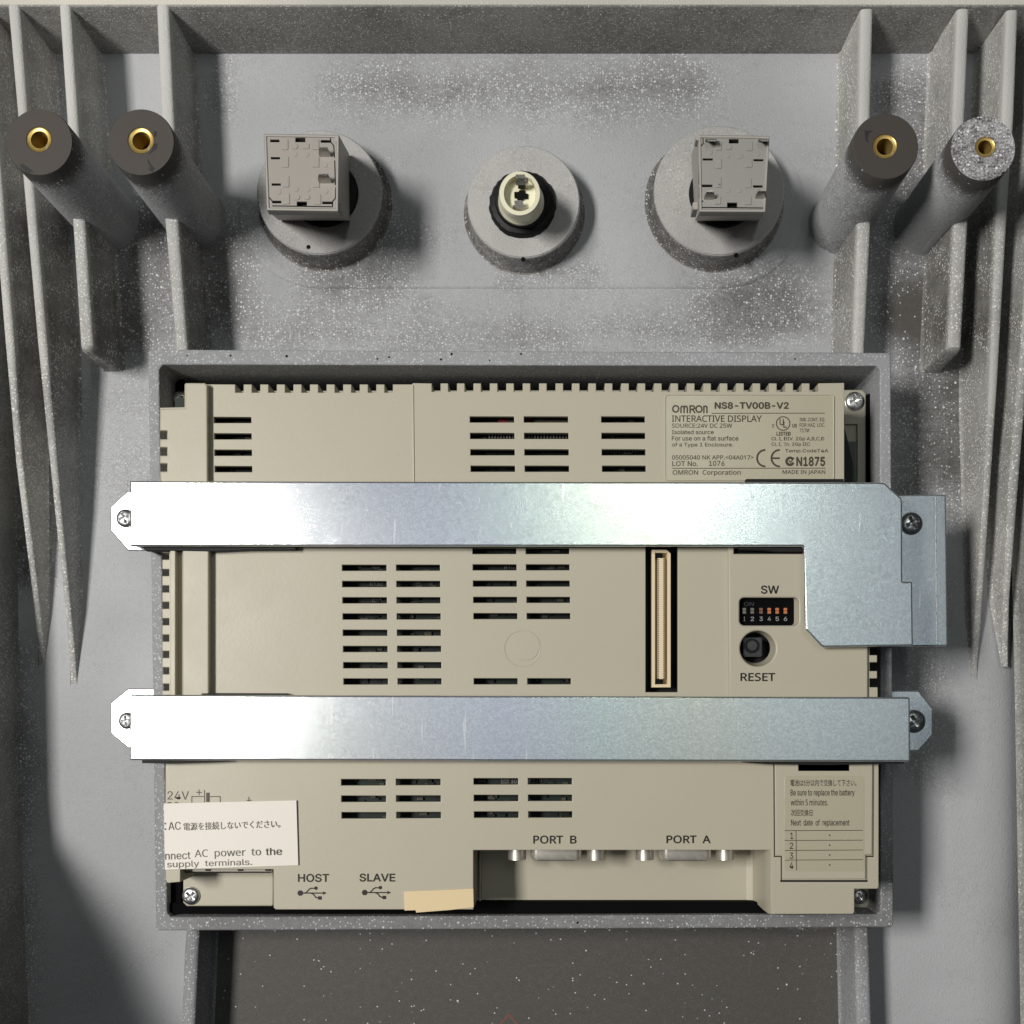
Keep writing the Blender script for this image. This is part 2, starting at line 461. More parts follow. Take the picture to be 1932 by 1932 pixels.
# top wall: cross-section swept along x
a = W(-120, 13, H); b = W(2060, 13, H)
prof = [(-1.6, -0.5), (0.0, H - 1.0), (0.35, H - 0.3), (1.1, H), (9.0, H), (9.0, -0.5)]
hpart('end_wall', loft([[(x, a[1] + dy, z) for dy, z in prof] for x in (a[0], 0, b[0])], True, True), [M['wall']], angle=40)
hpart('wall_rim', box(a[0], a[1] + 0.7, H - 0.5, b[0], a[1] + 40, H + 0.06, 0.05), M['wall_top'])

def side_wall(stations):
    rings = []
    for xb, y, h in stations:
        x, yy, _ = W(xb, y, 0)
        rings.append([(x + 1.0, yy, -0.5), (x + 0.3, yy, 1.0), (x - 0.02 * h, yy, h - 1), (x - 0.02 * h - 1, yy, h), (x - 0.02 * h - 6, yy, h), (x - 0.02 * h - 7, yy, -0.5)])
    hpart('side_wall', loft(rings, True, True), M['wall'], angle=40)
side_wall([(20, -20, 30), (24, 700, 30), (30, 1100, 31), (34, 1480, 33), (36, 1560, 36), (38, 1620, 62), (40, 1690, 95), (44, 1800, 124), (50, 1910, 146), (60, 2080, 160)])  # left wall's tall rise is invented to cast the lower-left shadow
wall_loft([(1968, 2010, -20, 24), (1972, 2014, 700, 24), (1975, 2016, 1300, 20), (1978, 2020, 2080, 16)], M['wall'], 'side_wall')

# ribs
def rib(stations, mat=None): wall_loft(stations, mat or M['rib'], 'rib')
rib([(-46, -24, -5, H), (-17, 3, 343, H), (9, 27, 652, H), (29, 43, 873, 17), (64, 76, 1150, 5.5), (70, 82, 1215, 2.2), (73, 85, 1262, -0.4)])
rib([(13, 36, 3, H), (31, 51, 206, H), (42, 62, 336, H), (69, 88, 640, H), (100, 114, 942, 15), (122, 134, 1150, 7), (130, 142, 1235, 2.6), (134, 146, 1298, -0.4)])
rib([(110, 132, 3, H), (126, 148, 240, H), (134, 158, 391, H), (151, 176, 652, H), (154, 174, 662, H - 1.5)])
rib([(294, 318, 3, H), (304, 329, 237, H), (308, 334, 391, H), (331, 354, 657, H), (333, 356, 680, H)])
rib([(1624, 1648, 17, H), (1620, 1643, 213, H), (1619, 1645, 401, H), (1609, 1632, 652, H), (1609, 1632, 680, H)])
rib([(1806, 1830, 17, H), (1797, 1821, 223, H), (1801, 1829, 388, H), (1789, 1814, 655, H), (1791, 1810, 664, H - 1.5)])
rib([(1899, 1922, 19, H), (1890, 1914, 223, H), (1881, 1903, 377, H), (1869, 1887, 652, H), (1866, 1882, 735, H - 1), (1850, 1863, 1011, 13), (1839, 1852, 1170, 6), (1834, 1846, 1240, 2), (1832, 1843, 1285, -0.4)])
rib([(1985, 2005, 19, H), (1940, 1960, 480, H), (1906, 1926, 873, 18), (1893, 1906, 1120, 8), (1891, 1903, 1200, 3), (1890, 1901, 1258, -0.4)])
rib([(352, 378, 1735, 18), (347, 374, 1800, 18), (342, 368, 1932, 18), (338, 364, 2060, 18)], M['frame'])
rib([(1612, 1640, 1735, 18), (1613, 1641, 1800, 18), (1616, 1645, 1932, 18), (1620, 1649, 2060, 18)], M['frame'])

# screw posts with brass inserts
def post(px, py, rpx, ix, iy, irpx, face, tiltx=0.0):
    z = 54.0; cx, cy, _ = W(px, py, z); r = rpx * K(z); ir = irpx * K(z)
    hx, hy, _ = W(ix, iy, z)
    prof = [(r * 1.10, -0.5), (r * 1.035, 2.0), (r, z - 0.5), (r - 0.15, z - 0.15)]
    me = lathe(cx, cy, prof, 64)
    p = hpart('screw_post', me, M['post'])
    # end face with the bore
    outer = [(cx + (r - 0.15) * math.cos(2 * math.pi * k / 64), cy + (r - 0.15) * math.sin(2 * math.pi * k / 64)) for k in range(64)]
    hole = [(hx + ir * math.cos(2 * math.pi * k / 40), hy + ir * math.sin(2 * math.pi * k / 40)) for k in range(40)]
    link('post_face', plate(outer, [hole], z - 6, z, 0.12), face, p)
    # threaded brass bush
    pr = [(ir * 0.995, z - 5.5), (ir * 0.99, z - 0.25), (ir * 0.96, z - 0.05), (ir * 0.89, z - 0.25)]
    zz = z - 0.3; k = 0
    while zz > z - 9:
        pr.append((ir * (0.81 if k % 2 else 0.68), zz)); zz -= 0.6; k += 1
    pr.append((ir * 0.72, z - 9)); pr.append((0.02, z - 9.2))
    link('threaded_insert', lathe(hx, hy, pr, 40), M['brass'], p, angle=80)
    link('bore', lathe(hx, hy, [(0.02, z - 8.6), (ir * 0.70, z - 8.6), (ir * 0.70, z - 8.9)], 24), M['inside'], p)
    return p
p1 = post(74, 268, 63, 73.5, 263, 24, M['post_face'])
p2 = post(266, 268, 63, 266, 265, 25, M['post_face'])
p3 = post(1671, 276, 62.5, 1670, 276, 23, M['post_face'])
p4 = post(1855, 280, 61.5, 1859, 277, 19.5, M['post_face_speckled'])
p4['label'] = 'screw post with white paint flecks on its end face'
def chip(parent, pts, z=54.04):
    link('chip', fill_mesh(pts, z), M['grey_pl'], parent, smooth=False)  # chipped hollows as flat patches, their shade put into the colour
chip(p1, [(36, 309), (44, 309), (58, 319), (63, 325), (52, 326), (41, 318)])
chip(p2, [(291, 247), (296, 248), (295, 258), (290, 258)])
chip(p2, [(291, 271), (298, 270), (296, 280), (284, 289), (277, 293), (286, 283)])
chip(p2, [(279, 300), (284, 309), (292, 318), (287, 325), (281, 320), (283, 313), (278, 306)])
chip(p3, [(1631, 246), (1647, 247), (1639, 251), (1637, 262), (1641, 272), (1633, 264)])
chip(p4, [(1890, 325), (1895, 323), (1894, 331), (1889, 331)])

# round collars the switches sit in
def collar(px, py, rpx, hx, hy, hr, dot):
    z = 12.0; cx, cy, _ = W(px, py, z); r = rpx * K(z)
    bx, by, _ = W(hx, hy, z); br = hr * K(z)
    me1 = lathe(cx, cy, [(r + 3.0, 0.2), (r + 1.2, 0.9), (r + 0.55, 2.5), (r + 0.15, z - 0.6), (r - 0.25, z - 0.12)], 80)
    me2 = plate([(cx + (r - 0.2) * math.cos(2 * math.pi * k / 80), cy + (r - 0.2) * math.sin(2 * math.pi * k / 80)) for k in range(80)],
                [[(bx + br * math.cos(2 * math.pi * k / 48), by + br * math.sin(2 * math.pi * k / 48)) for k in range(48)]], z - 8, z, 0.15)
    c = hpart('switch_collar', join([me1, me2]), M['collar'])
    dx, dy, _ = W(dot[0], dot[1], z)
    link('pin_hole', lathe(dx, dy, [(0.02, z + 0.03), (0.75, z + 0.03), (0.8, z - 0.4)], 14), M['inside'], c)
    link('bore', lathe(bx, by, [(0.02, 3.0), (br + 0.1, 3.0), (br + 0.1, z - 7.9)], 40), M['inside'], c)
    return c
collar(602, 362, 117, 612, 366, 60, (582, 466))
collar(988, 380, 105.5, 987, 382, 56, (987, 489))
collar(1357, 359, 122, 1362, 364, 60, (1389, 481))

# upright frame round the display unit, with thin walls reaching the panel
outer = [(284, 659), (1676, 665), (1681, 669), (1686, 1744), (1681, 1750), (300, 1756), (294, 1751), (279.5, 664)]
inner = [(307, 688), (1654, 690), (1660, 697), (1662, 1716), (1656, 1724.5), (322, 1730), (315, 1722), (300, 696)]
fr = hpart('display_frame', pplate(outer, [inner], -0.5, 35.0, 0.5, 2), M['frame'])
for x, y, r in ((353, 671, 1.5), (435, 671, 2), (541, 672, 2.5), (712, 677, 1.8), (734, 674, 2), (832, 678, 2.2), (852, 668, 2.4), (983, 668, 2), (924, 680, 1.6), (1500, 677, 1.6), (1090, 1741, 2.4)):
    cx, cy, _ = W(x, y, 35.0)
    link('pin_hole', lathe(cx, cy, [(0.02, 35.03), (r * K(35), 35.03), (r * K(35) + .02, 34.6)], 10), M['inside'], fr)
# floor of the well under the unit, near black
hpart('well_floor', plate(WP([(300, 684), (1662, 688), (1664, 1726), (312, 1732)], 2.0), [], 1.2, 2.0), M['inside'])
# black strips added so the gap round the unit looks deep in shade
for x0, y0, x1, y1, zt in ((318, 1703, 1600, 1724.5, 32.5), (317, 1664, 343, 1724.5, 31.0), (1637, 742, 1657, 1000, 24.0), (306, 704, 346, 766, 19.0)):
    hpart('gap_shade_strip', pbox(x0, y0, x1, y1, 1.0, zt, 0.3), M['dead_black'])
# lugs the bracket tabs are screwed to
for px, py in ((237, 978), (238, 1358), (1718, 988), (1729, 1360)):
    cx, cy, _ = W(px, py, 30.0)
    hpart('bracket_lug', lathe(cx, cy, [(5.6, -0.5), (5.0, 30.8), (0.02, 30.8)], 32), M['frame'])
hpart('printed_mark', stroke_mesh([[(930, 1950), (960, 1914), (990, 1950)]], 4.5, 0.08), M['red_ink'], smooth=False)

# ================================================================== DISPLAY UNIT
cx, cy, _ = W(980, 1220, 20)
du = root('display_unit', 'beige touch display module seen from its vented back, held by two zinc brackets', 'display', (cx, cy, 2.0))
def dpart(name, me, mat, parent=None, **kw): return link(name, me, mat, parent or du, **kw)

ZM, ZB = 52.0, 44.0          # cover plane, circuit board plane
# openings in the cover
vents = []
def vent_col(x0, x1, y0, n, pitch=30.7, h=11.4, drift=0.55):
    for i in range(n):
        d = drift * i
        vents.append(rect(x0 + d, y0 + i * pitch, x1 + d, y0 + i * pitch + h))
vent_col(403.5, 474, 786.5, 4, 30.9)
vent_col(886.5, 970, 785.5, 4, 31.0); vent_col(988.5, 1072, 785.5, 4, 31.0); vent_col(1134.5, 1217, 785.5, 4, 31.0)
vent_col(645.3, 729, 1065.5, 8, 30.65, 11.4, 0.4); vent_col(747.5, 830, 1065.3, 8, 30.65, 11.4, 0.4)
vent_col(891.5, 974, 1034, 5, 30.7, 11.2, 0.5); vent_col(992, 1074, 1034, 5, 30.7, 11.2, 0.5)
vent_col(894, 976.5, 1279.7, 1); vent_col(995, 1077, 1279.7, 1)
vent_col(643.6, 727.7, 1470, 3, 31.2, 12, 0.4); vent_col(747, 831, 1469.5, 3, 31.2, 12, 0.4)
vent_col(893.6, 977.4, 1468.3, 3, 31.4, 12, 0.4); vent_col(996, 1079, 1468, 3, 31.4, 12, 0.4)
conn_open = rect(1218, 1025, 1279, 1306)
dip_open = rrect(1395.5, 1127.5, 1507, 1180, 9)
reset_open = circ(1430, 1223.5, 33.5, 40)
slot_a = rect(1385, 1033.5, 1516, 1044.7)
slot_b = rect(1508, 1440, 1600, 1452.5)

top = [(348, 768), (348, 724.5)]
for i in range(10):
    x = 443.8 + 31.3 * i
    top += [(x, 725), (x, 740.5), (x + 15.6, 740.5), (x + 15.6, 725)]
top += [(777, 725), (779, 722.5)]
for i in range(24):
    x = 814.6 + 31.0 * i
    top += [(x, 723), (x, 738.8), (x + 16.5, 738.8), (x + 16.5, 723)]
top += [(1593, 722), (1593, 935), (1641, 940), (1641, 1234)]
right = []
for y in (1236, 1260, 1284):
    right += [(1655, y), (1655, y + 12), (1641, y + 12), (1641, y + 24)]
right = [(1641, 1236), (1655, 1236), (1655, 1249.5), (1641, 1249.5), (1641, 1266), (1655, 1266), (1655, 1280), (1641, 1280), (1641, 1296.5), (1656, 1296.5), (1658, 1440), (1658, 1674), (1655, 1677), (1612, 1677)]
bottom = [(1612, 1721), (1609, 1724.5), (1454, 1724.5), (1454, 1690), (1454, 1603.5), (893, 1604), (893, 1716), (520, 1716), (516, 1712), (516, 1640), (340, 1640), (340, 1664), (316, 1666), (312, 1660), (312, 1440), (306.5, 1330)]
left = []
y = 1303.0
while y > 1045:
    left += [(306, y), (319, y), (319, y - 13), (306, y - 13)]
    y -= 30.9
left += [(305, 940)]
for y in (890, 859.5, 828.5):
    left += [(301.5, y), (315, y), (315, y - 16), (301.5, y - 16)]
left += [(301.5, 769)]
cover_outline = top + right + bottom + left
cover = dpart('rear_cover', pplate(cover_outline, vents + [conn_open, dip_open, reset_open, slot_a, slot_b], ZM - 2.2, ZM, 0.22, 2), M['beige'])
# side walls of the cover follow the same comb outline down to the flange
inner_ring = [(352, 772), (352, 744), (1588, 742), (1588, 945), (1636, 950), (1636, 1300), (1652, 1302), (1652, 1672), (1607, 1672), (1607, 1719), (1460, 1719), (1460, 1597), (887, 1597), (887, 1711), (521, 1711), (521, 1634), (336, 1634), (336, 1658), (322, 1660), (322, 940), (319, 940), (319, 773)]
dpart('cover_side', plate(WP(cover_outline, ZM), [WP(inner_ring, ZM)], 22.0, ZM - 2.25, 0.0), M['beige'])

# mounting flange with its corner lugs
fl = [(340, 760), (346, 737), (1626, 735), (1634, 742), (1634, 1000), (1648, 1010), (1650, 1680), (1644, 1712), (1606, 1716), (1600, 1700), (1466, 1700), (524, 1700), (340, 1700), (330, 1690), (330, 1640), (320, 1640), (320, 790), (338, 790)]
dpart('mounting_flange', pplate(fl, [], 18.0, 22.0, 0.4, 2), M['flange'])
dpart('flange_rib', pplate([(1594, 782), (1632, 782), (1632, 940), (1618, 940), (1618, 800), (1594, 800)], [], 22.05, 23.2, 0.1), M['flange'])
dpart('film_window', pplate(rect(1594, 833, 1615, 912), [], 22.1, 22.5), M['green_dark'])

# raised bands of the cover
dpart('cover_band', pplate([(349, 722), (386, 722), (391, 726), (392, 930), (303, 930), (302.3, 896), (302, 889), (315, 889), (315, 874.5), (302, 874.5), (302, 859), (315, 859), (315, 844), (302, 844), (302, 828), (315, 828), (315, 812.5), (302, 812.5), (302, 771), (349, 770)], [], ZM + 0.02, ZM + 2.6, 0.5, 3), M['beige'])
dpart('cover_band', pplate(rect(320.5, 1010, 331, 1320), [], ZM + 0.02, ZM + 2.8, 0.3, 2), M['beige_rib'])
dpart('cover_band', pplate(rect(344, 1010, 394, 1320), [], ZM + 0.02, ZM + 3.0, 0.5, 3), M['beige'])
dpart('cover_step', pplate([(779, 743.5), (1240, 743.5), (1240, 783), (780, 783)], [], ZM + 0.01, ZM + 0.25, 0.1), M['beige']) if False else None
dpart('cover_seam', pplate([(777.5, 726), (780, 726), (782, 930), (779.5, 930)], [], ZM + 0.02, ZM + 0.35, 0.12), M['beige_rib'])
blk = [(1374, 1010), (1376, 1320), (1638, 1320), (1638, 1010)]
dpart('terminal_panel', pplate(blk, [slot_a, dip_open, reset_open], ZM + 0.02, ZM + 1.5, 0.55, 3), M['beige'])
# shallow moulded dimple
dpart('mould_mark', join([lathe(*W(985.6, 1223.6, ZM)[:2], [(35 * K(ZM), ZM - 0.02), (34.6 * K(ZM), ZM + 0.10), (33.5 * K(ZM), ZM + 0.10), (32.6 * K(ZM), ZM + 0.02)], 60),
                          lathe(*W(991, 1218, ZM)[:2], [(28 * K(ZM), ZM - 0.02), (27.6 * K(ZM), ZM + 0.16), (0.02, ZM + 0.20)], 60)]), M['beige'])

# circuit board inside, seen through the vents
bd = [pplate([(330, 750), (1580, 750), (1630, 960), (1630, 1660), (1470, 1660), (1470, 1590), (880, 1590), (880, 1690), (530, 1690), (530, 1620), (330, 1620)], [conn_open], ZB - 1.6, ZB)]
pcb = dpart('circuit_board', bd[0], M['pcb'])
pale, dark, red, pins = [], [], [], []
rnd = random.Random(3)
occupied = []
for v in vents:
    x0, y0, x1, y1 = v[0][0], v[0][1], v[2][0], v[2][1]
    for _ in range(5):
        w = rnd.uniform(4, 16); h = rnd.uniform(3, 7)
        x = rnd.uniform(x0 - 4, x1 - 6); yy = rnd.uniform(y0 - 3, y1 - 1)
        (dark if rnd.random() < 0.6 else pale).append(pbox(x, yy, x + w, yy + h, ZB + 0.01 + rnd.random() * 0.05, ZB + rnd.uniform(0.4, 1.4)))
red += [pbox(940, 788, 956, 797, ZB + 0.02, ZB + 2.0), pbox(992, 788, 1003, 797, ZB + 0.02, ZB + 2.05)]
pale += [pbox(956.5, 786, 972, 800, ZB + 0.02, ZB + 1.8), pbox(1003.5, 787, 1072, 799, ZB + 0.02, ZB + 1.85)]
for i in range(9): pins.append(pbox(922 + i * 5.5, 817, 924.6 + i * 5.5, 827, ZB + 2.5, ZB + 2.7))
for i in range(14): pins.append(pbox(990 + i * 5.9, 817, 992.8 + i * 5.9, 827, ZB + 2.5, ZB + 2.7))
for i in range(12): pins.append(pbox(1142 + i * 5.0, 849, 1144.0 + i * 5.0, 854, ZB + 2.5, ZB + 2.7))
dpart('board_components', join(pale), M['pcb_pale'], pcb, smooth=False)['kind'] = 'stuff'
dpart('board_components', join(dark), M['black'], pcb, smooth=False)['kind'] = 'stuff'
for m_ in red: dpart('red_component', m_, M['pcb_red'], pcb, smooth=False)
dpart('chip_pins', join(pins), M['tin'], pcb, smooth=False)
silk = [text_mesh('R115', 700, 1068, 721, 1075, ZB + 0.3), text_mesh('R130', 698, 1098, 722, 1105, ZB + 0.3), text_mesh('C48', 702, 1130, 720, 1136, ZB + 0.3),
        text_mesh('HC1', 752, 1160, 770, 1167, ZB + 0.3), text_mesh('R10', 952, 1067, 970, 1074, ZB + 0.3), text_mesh('IC130', 945, 1471, 975, 1478, ZB + 0.3), text_mesh('R270', 998, 1469, 1022, 1477, ZB + 0.3)]
for m_ in silk: dpart('board_lettering', m_, M['white_ink'], pcb, smooth=False)

# long board-to-board connector standing in its dark slot
x0, x1, y0, y1 = 1230, 1265.5, 1037, 1297
cn = dpart('bus_connector', pplate([(x0, y0), (x1 - 8, y0), (x1, y0 + 7), (x1, y1), (x0, y1)], [[(x0 + 6, y0 + 6), (x1 - 6, y0 + 6), (x1 - 6, y1 - 6), (x0 + 6, y1 - 6)]], ZB, ZM - 1.0, 0.15), M['conn'])
dpart('tongue', pbox(x0 + 10.5, y0 + 16, x1 - 11.5, y1 - 16, ZB, ZM - 1.3, 0.1), M['conn'], cn)
pin_l = []
yy = y0 + 18
while yy < y1 - 17:
    for xx in (x0 + 10.6, x1 - 14.2):
        pin_l.append(pbox(xx, yy, xx + 2.4, yy + 1.7, ZB, ZM - 1.2))
    yy += 3.4
pl = dpart('contact_pins', join(pin_l), M['inside'], cn, smooth=False); pl['kind'] = 'stuff'
dpart('connector_floor', pbox(x0 + 5, y0 + 5, x1 - 5, y1 - 5, ZB + 0.1, ZM - 3.0), M['gilt'], cn)
dpart('end_window', pbox(x0 + 7, y0 + 7, x0 + 20, y0 + 15, ZB, ZM - 1.05), M['inside'], cn)
dpart('end_window', pbox(x0 + 8, y1 - 15, x0 + 21, y1 - 7, ZB, ZM - 1.05), M['inside'], cn)
dpart('slot_well', pplate(rect(1206, 1015, 1290, 1318), [], ZB - 1.5, ZB + 0.05), M['black_matt'])

# DIP switch
zz = ZM - 1.2
dip = dpart('dip_switch', pbox(1393, 1122, 1503, 1185, ZB, zz - 0.2, 0.15), M['dead_black'])
for i, (x, mt) in enumerate(((1404.5, 'olive'), (1419.5, 'olive'), (1436, 'orange_dim'), (1451.5, 'orange'), (1466.5, 'orange'), (1482, 'orange'))):
    up = i < 2
    m1 = pbox(x - 3.3, 1147, x + 3.3, 1152, zz - 0.15, zz + 0.35, 0.08)
    m2 = pbox(x - 3.3, 1152.8, x + 3.3, 1157.8, zz - 0.15, zz + 0.2, 0.08)
    dpart('lever', join([m1, m2]), M[mt], dip)
    link('digit', text_mesh(str(i + 1), x - 3.2 if i else x - 1.2, 1163.5, x + 3.2 if i else x + 1.2, 1171.5, zz - 0.1, 0.05), M['white_ink'], dip, smooth=False)
link('lettering', text_mesh('ON', 1404, 1136, 1422, 1143, zz - 0.1), M['grey_pl'], dip, smooth=False)
dpart('switch_well', pplate(rect(1380, 1112, 1520, 1300), [], ZB + 0.03, ZB + 0.1), M['black_matt'])

def well(o_top, o_bot, z1, z0, name):
    link(name, loft([[W(x, y, z1) for x, y in o_top], [W(x, y, z0) for x, y in o_bot]]), M['beige'], du)
well(rrect(1395.0, 1127.0, 1507.5, 1180.5, 9), rrect(1393, 1126.5, 1492, 1180.0, 6), ZM + 1.0, ZM - 3.0, 'switch_recess')
well(circ(1430, 1223.5, 33.8, 40), circ(1424.5, 1222.5, 28.5, 40), ZM + 1.0, ZM - 4.0, 'button_recess')
# reset button
rb = dpart('reset_button', pbox(1403, 1203, 1438, 1239, ZB + 0.1, ZM - 1.8, 0.3), M['grey_pl'])
bx, by, _ = W(1418.5, 1218.5, ZM - 1.6)
link('collar_ring', lathe(bx, by, [(2.35, ZM - 1.9), (2.3, ZM - 1.2), (1.95, ZM - 1.2), (1.9, ZM - 1.75), (0.02, ZM - 1.75)], 32), M['black'], rb)
link('plunger', lathe(bx, by, [(1.65, ZM - 1.8), (1.65, ZM - 0.75), (1.5, ZM - 0.6), (0.02, ZM - 0.58)], 32), M['grey_pl'], rb)
dpart('lever_switch', join([pbox(1386, 1036, 1450, 1043, ZB + .1, ZM - 2.2), pbox(1455, 1035, 1514, 1040, ZB + .1, ZM - 2.6)]), M['black'])

# serial port recess, its floor, cheeks and the two ports
ZR = 27.0
rec = dpart('port_recess', pplate([(884, 1578), (1448, 1578), (1448, 1703), (884, 1703.5)], [], ZR - 3.5, ZR, 0.3, 2), M['beige'])
# sloping cheek at the right of the recess
c_t = [W(1455, 1603.5, ZM - 0.5), W(1455, 1724, ZM - 0.5)]; 
rg = []
for x, z in ((1462, ZM - 0.4), (1454.5, ZM - 0.5), (1449, ZM - 2), (1440, ZM - 9), (1428, ZR + 4), (1420, ZR + 0.6), (1408, ZR + 0.02)):
    rg.append([W(x, 1598, z), W(x, 1701 + (24 * max(0, (z - ZR)) / (ZM - ZR)), z)])
link('recess_cheek', loft(rg, closed=False), M['beige'], rec)
link('recess_cheek', pplate([(904, 1590), (908, 1590), (908, 1700), (904, 1700)], [], ZR, ZR + 3, 0.3), M['beige'], rec)
def port(cxp, nuts):
    # shell lying on its side, mating face towards the bottom of the photo
    zc = 40.0
    y_wall = W(0, 1598, 44)[1]
    sc = K(48)
    xm = (cxp - VX) * sc
    pr = dpart('serial_port', box(xm - 15.6, y_wall - 0.5, zc - 6, xm + 15.6, y_wall + 1.0, zc + 6.2, 0.2), M['nickel'])
    w = 8.3
    sh = []
    for yo in (0.0, -3.0, -3.9, -4.3):
        i = {-3.9: 0.25, -4.3: 0.8}.get(yo, 0.0)
        ring = []
        for (x, z) in rrect(-w + i, -4.2 + i, w - i, 4.2 - i, 1.8, 5):
            ring.append((xm + x * (1 - 0.06 * (z < 0)), y_wall + yo, zc + 1.3 - z))
        sh.append(ring)
    link('shell', loft(sh, False, True), M['nickel'], pr)
    for nx in nuts:
        x = (nx - VX) * sc
        hexr = [[(x + 2.9 * math.cos(math.pi / 3 * k), y_wall + yo, zc + 1.5 + 2.9 * math.sin(math.pi / 3 * k)) for k in range(6)] for yo in (0, -4.0, -4.3)]
        link('hex_nut', loft(hexr, False, True), M['nickel'], pr, angle=70)
    return pr
port(1050, (974.5, 1126)); port(1298, (1220, 1374))

# lower left terminal block: clear cover over a lower step
st_ = dpart('terminal_step', pplate([(345, 1640), (516, 1640), (516, 1707), (513, 1710), (352, 1710), (345, 1703)], [], 22.05, 36.0, 0.5, 2), M['beige'])
tc = dpart('terminal_cover', pplate(rect(338, 1600, 513, 1647.5), [], 36.05, 47.0, 0.6, 2), M['clear'])
for x in (392, 453, 505):
    link('terminal_screw', pbox(x - 5, 1634, x + 6, 1643.5, 46.9, 47.3, 0.15), M['black'], tc)
link('cover_edge', pbox(342, 1644.5, 511, 1646.8, 46.9, 47.25, 0.1), M['inside'], tc)

# battery lid, drawn by its dark parting line
def lid_line(): return [(1460, 1436), (1461, 1616), (1474, 1616), (1474, 1663), (1635.5, 1663), (1635.5, 1615), (1647.5, 1615), (1648.5, 1436)]
L = lid_line()
lid = dpart('battery_lid', pplate([(L[0][0] + 2, 1436), (L[1][0] + 2, 1614), (1476.5, 1614), (1476.5, 1659), (1633.5, 1659), (1633.5, 1613), (1645.8, 1613), (1646.8, 1436)], [slot_b], ZM + 0.02, ZM + 0.7, 0.35, 3), M['beige'])
link('parting_gap', join([stroke_mesh([[L[0], L[1], L[2], L[3]], ], 2.0, ZM + 0.03), stroke_mesh([[(1474, 1662.2), (1635, 1662.2)]], 3.6, ZM + 0.06), stroke_mesh([[L[4], L[5], L[6], L[7]]], 1.2, ZM + 0.04), stroke_mesh([[(1635.5, 1615.5), (1647, 1615.5)]], 2.6, ZM + 0.06)]), M['inside'], lid, smooth=False)

# printed words on the cover
def word(s, x0, y0, x1, y1, z=ZM + 0.05, bold=0.0, mat='ink', parent=None, rot=0.0):
    return link('lettering', text_mesh(s, x0, y0, x1, y1, z, bold, rot), M[mat], parent or du, smooth=False)
word('SW', 1435.5, 1104.5, 1470, 1120.5, ZM + 1.55, 0.2)
word('RESET', 1397, 1269.5, 1463, 1285.3, ZM + 1.55, 0.2)
word('PORT  B', 1006, 1576.3, 1088, 1592, bold=0.22)
word('PORT  A', 1257.3, 1576, 1341, 1591.3, bold=0.22)
word('HOST', 562, 1648.6, 621.3, 1664.4, bold=0.22)
word('SLAVE', 678, 1648, 746, 1663.6, bold=0.22)
word('24V', 315.8, 1492.8, 356.5, 1508.4, mat='brown_ink')
word('DC', 316, 1513, 338, 1528, mat='brown_ink')
def usb(x, y, s=1.0):
    zz = ZM + 0.05
    ms = [stroke_mesh([[(x + 6, y), (x + 50, y)], [(x + 13, y)] + [(x + 17, y - 1), (x + 22, y - 7), (x + 26, y - 9), (x + 33, y - 9)], [(x + 25, y), (x + 30, y + 2), (x + 35, y + 8), (x + 40, y + 9.5)]], 2.3, zz),
          fill_mesh(circ(x + 5.5, y, 5.3, 18), zz + 0.06), fill_mesh(circ(x + 35, y - 9.3, 3.4, 14), zz + 0.06),
          fill_mesh(rect(x + 39, y + 6, x + 46, y + 12.5), zz + 0.06), fill_mesh([(x + 48.5, y - 3.4), (x + 55, y), (x + 48.5, y + 3.4)], zz + 0.06)]
    link('usb_symbol', join(ms), M['ink'], du, smooth=False)
usb(561, 1685); usb(682.5, 1684)
link('polarity_symbol', join([stroke_mesh([[(362, 1516), (362, 1502.8), (384, 1502.8)], [(386, 1491), (386, 1516)], [(397, 1503), (415.5, 1503), (415.5, 1515)], [(371, 1495), (380, 1495)], [(375.5, 1490.5), (375.5, 1499.5)], [(469.5, 1504), (469.5, 1512)], [(466, 1510), (474, 1510)]], 1.6, ZM + 0.05),
      fill_mesh(rect(389, 1495.5, 395.5, 1513), ZM + 0.1)]), M['brown_ink'], du, smooth=False)

# rating label
rl = dpart('rating_label', pplate(rrect(1256, 745.5, 1572.5, 906, 6), [], ZM + 0.03, ZM + 0.30, 0.09, 2), M['label'])
link('label_border', pplate(rrect(1253.8, 743.2, 1574.6, 907, 7), [rrect(1256.3, 745.8, 1572.2, 905.4, 6)], ZM + 0.02, ZM + 0.55, 0.2, 2), M['beige_rib'], rl)  # lighter rim puts the bevel's highlight into the colour
def C(x, y): return (1227 + x * 0.309, 663 + y * 0.309)
zl = ZM + 0.33
lt = []
def lw(s, x0, y0, x1, y1, bold=0.05, store=None):
    a = C(x0, y0); b = C(x1, y1)
    (store if store is not None else lt).append(text_mesh(s, a[0], a[1], b[0], b[1], zl, bold))
lw('NS8-TV00B-V2', 392, 309, 846, 352, 0.34)
lw('INTERACTIVE DISPLAY', 131, 390, 680, 431, 0.14)
lw('SOURCE:24V DC 25W', 131, 440, 500, 467, 0.14)
lw('Isolated source', 131, 480, 387, 506, 0.14)
lw('For use on a flat surface', 131, 516, 538, 545, 0.14)
lw('of a Type 1 Enclosure.', 132, 557, 506, 587, 0.14)
lw('IND. CONT. EQ.', 911, 405, 1067, 429, 0.14)
lw('FOR HAZ. LOC.', 911, 438, 1067, 461, 0.14)
lw('71TM', 912, 471, 970, 494, 0.14)
lw('C', 743, 443, 757, 465, 0.34); lw('US', 866, 442, 896, 465, 0.34)
lw('LISTED', 770, 490, 858, 515, 0.34)
lw('Cl. I, DIV. 2Gp A,B,C,D', 739, 522, 1062, 549, 0.14)
lw('Cl. I, Zn. 2Gp IIC', 739, 556, 975, 582, 0.14)
lw('Temp.CodeT4A', 823, 596, 1087, 622, 0.14)
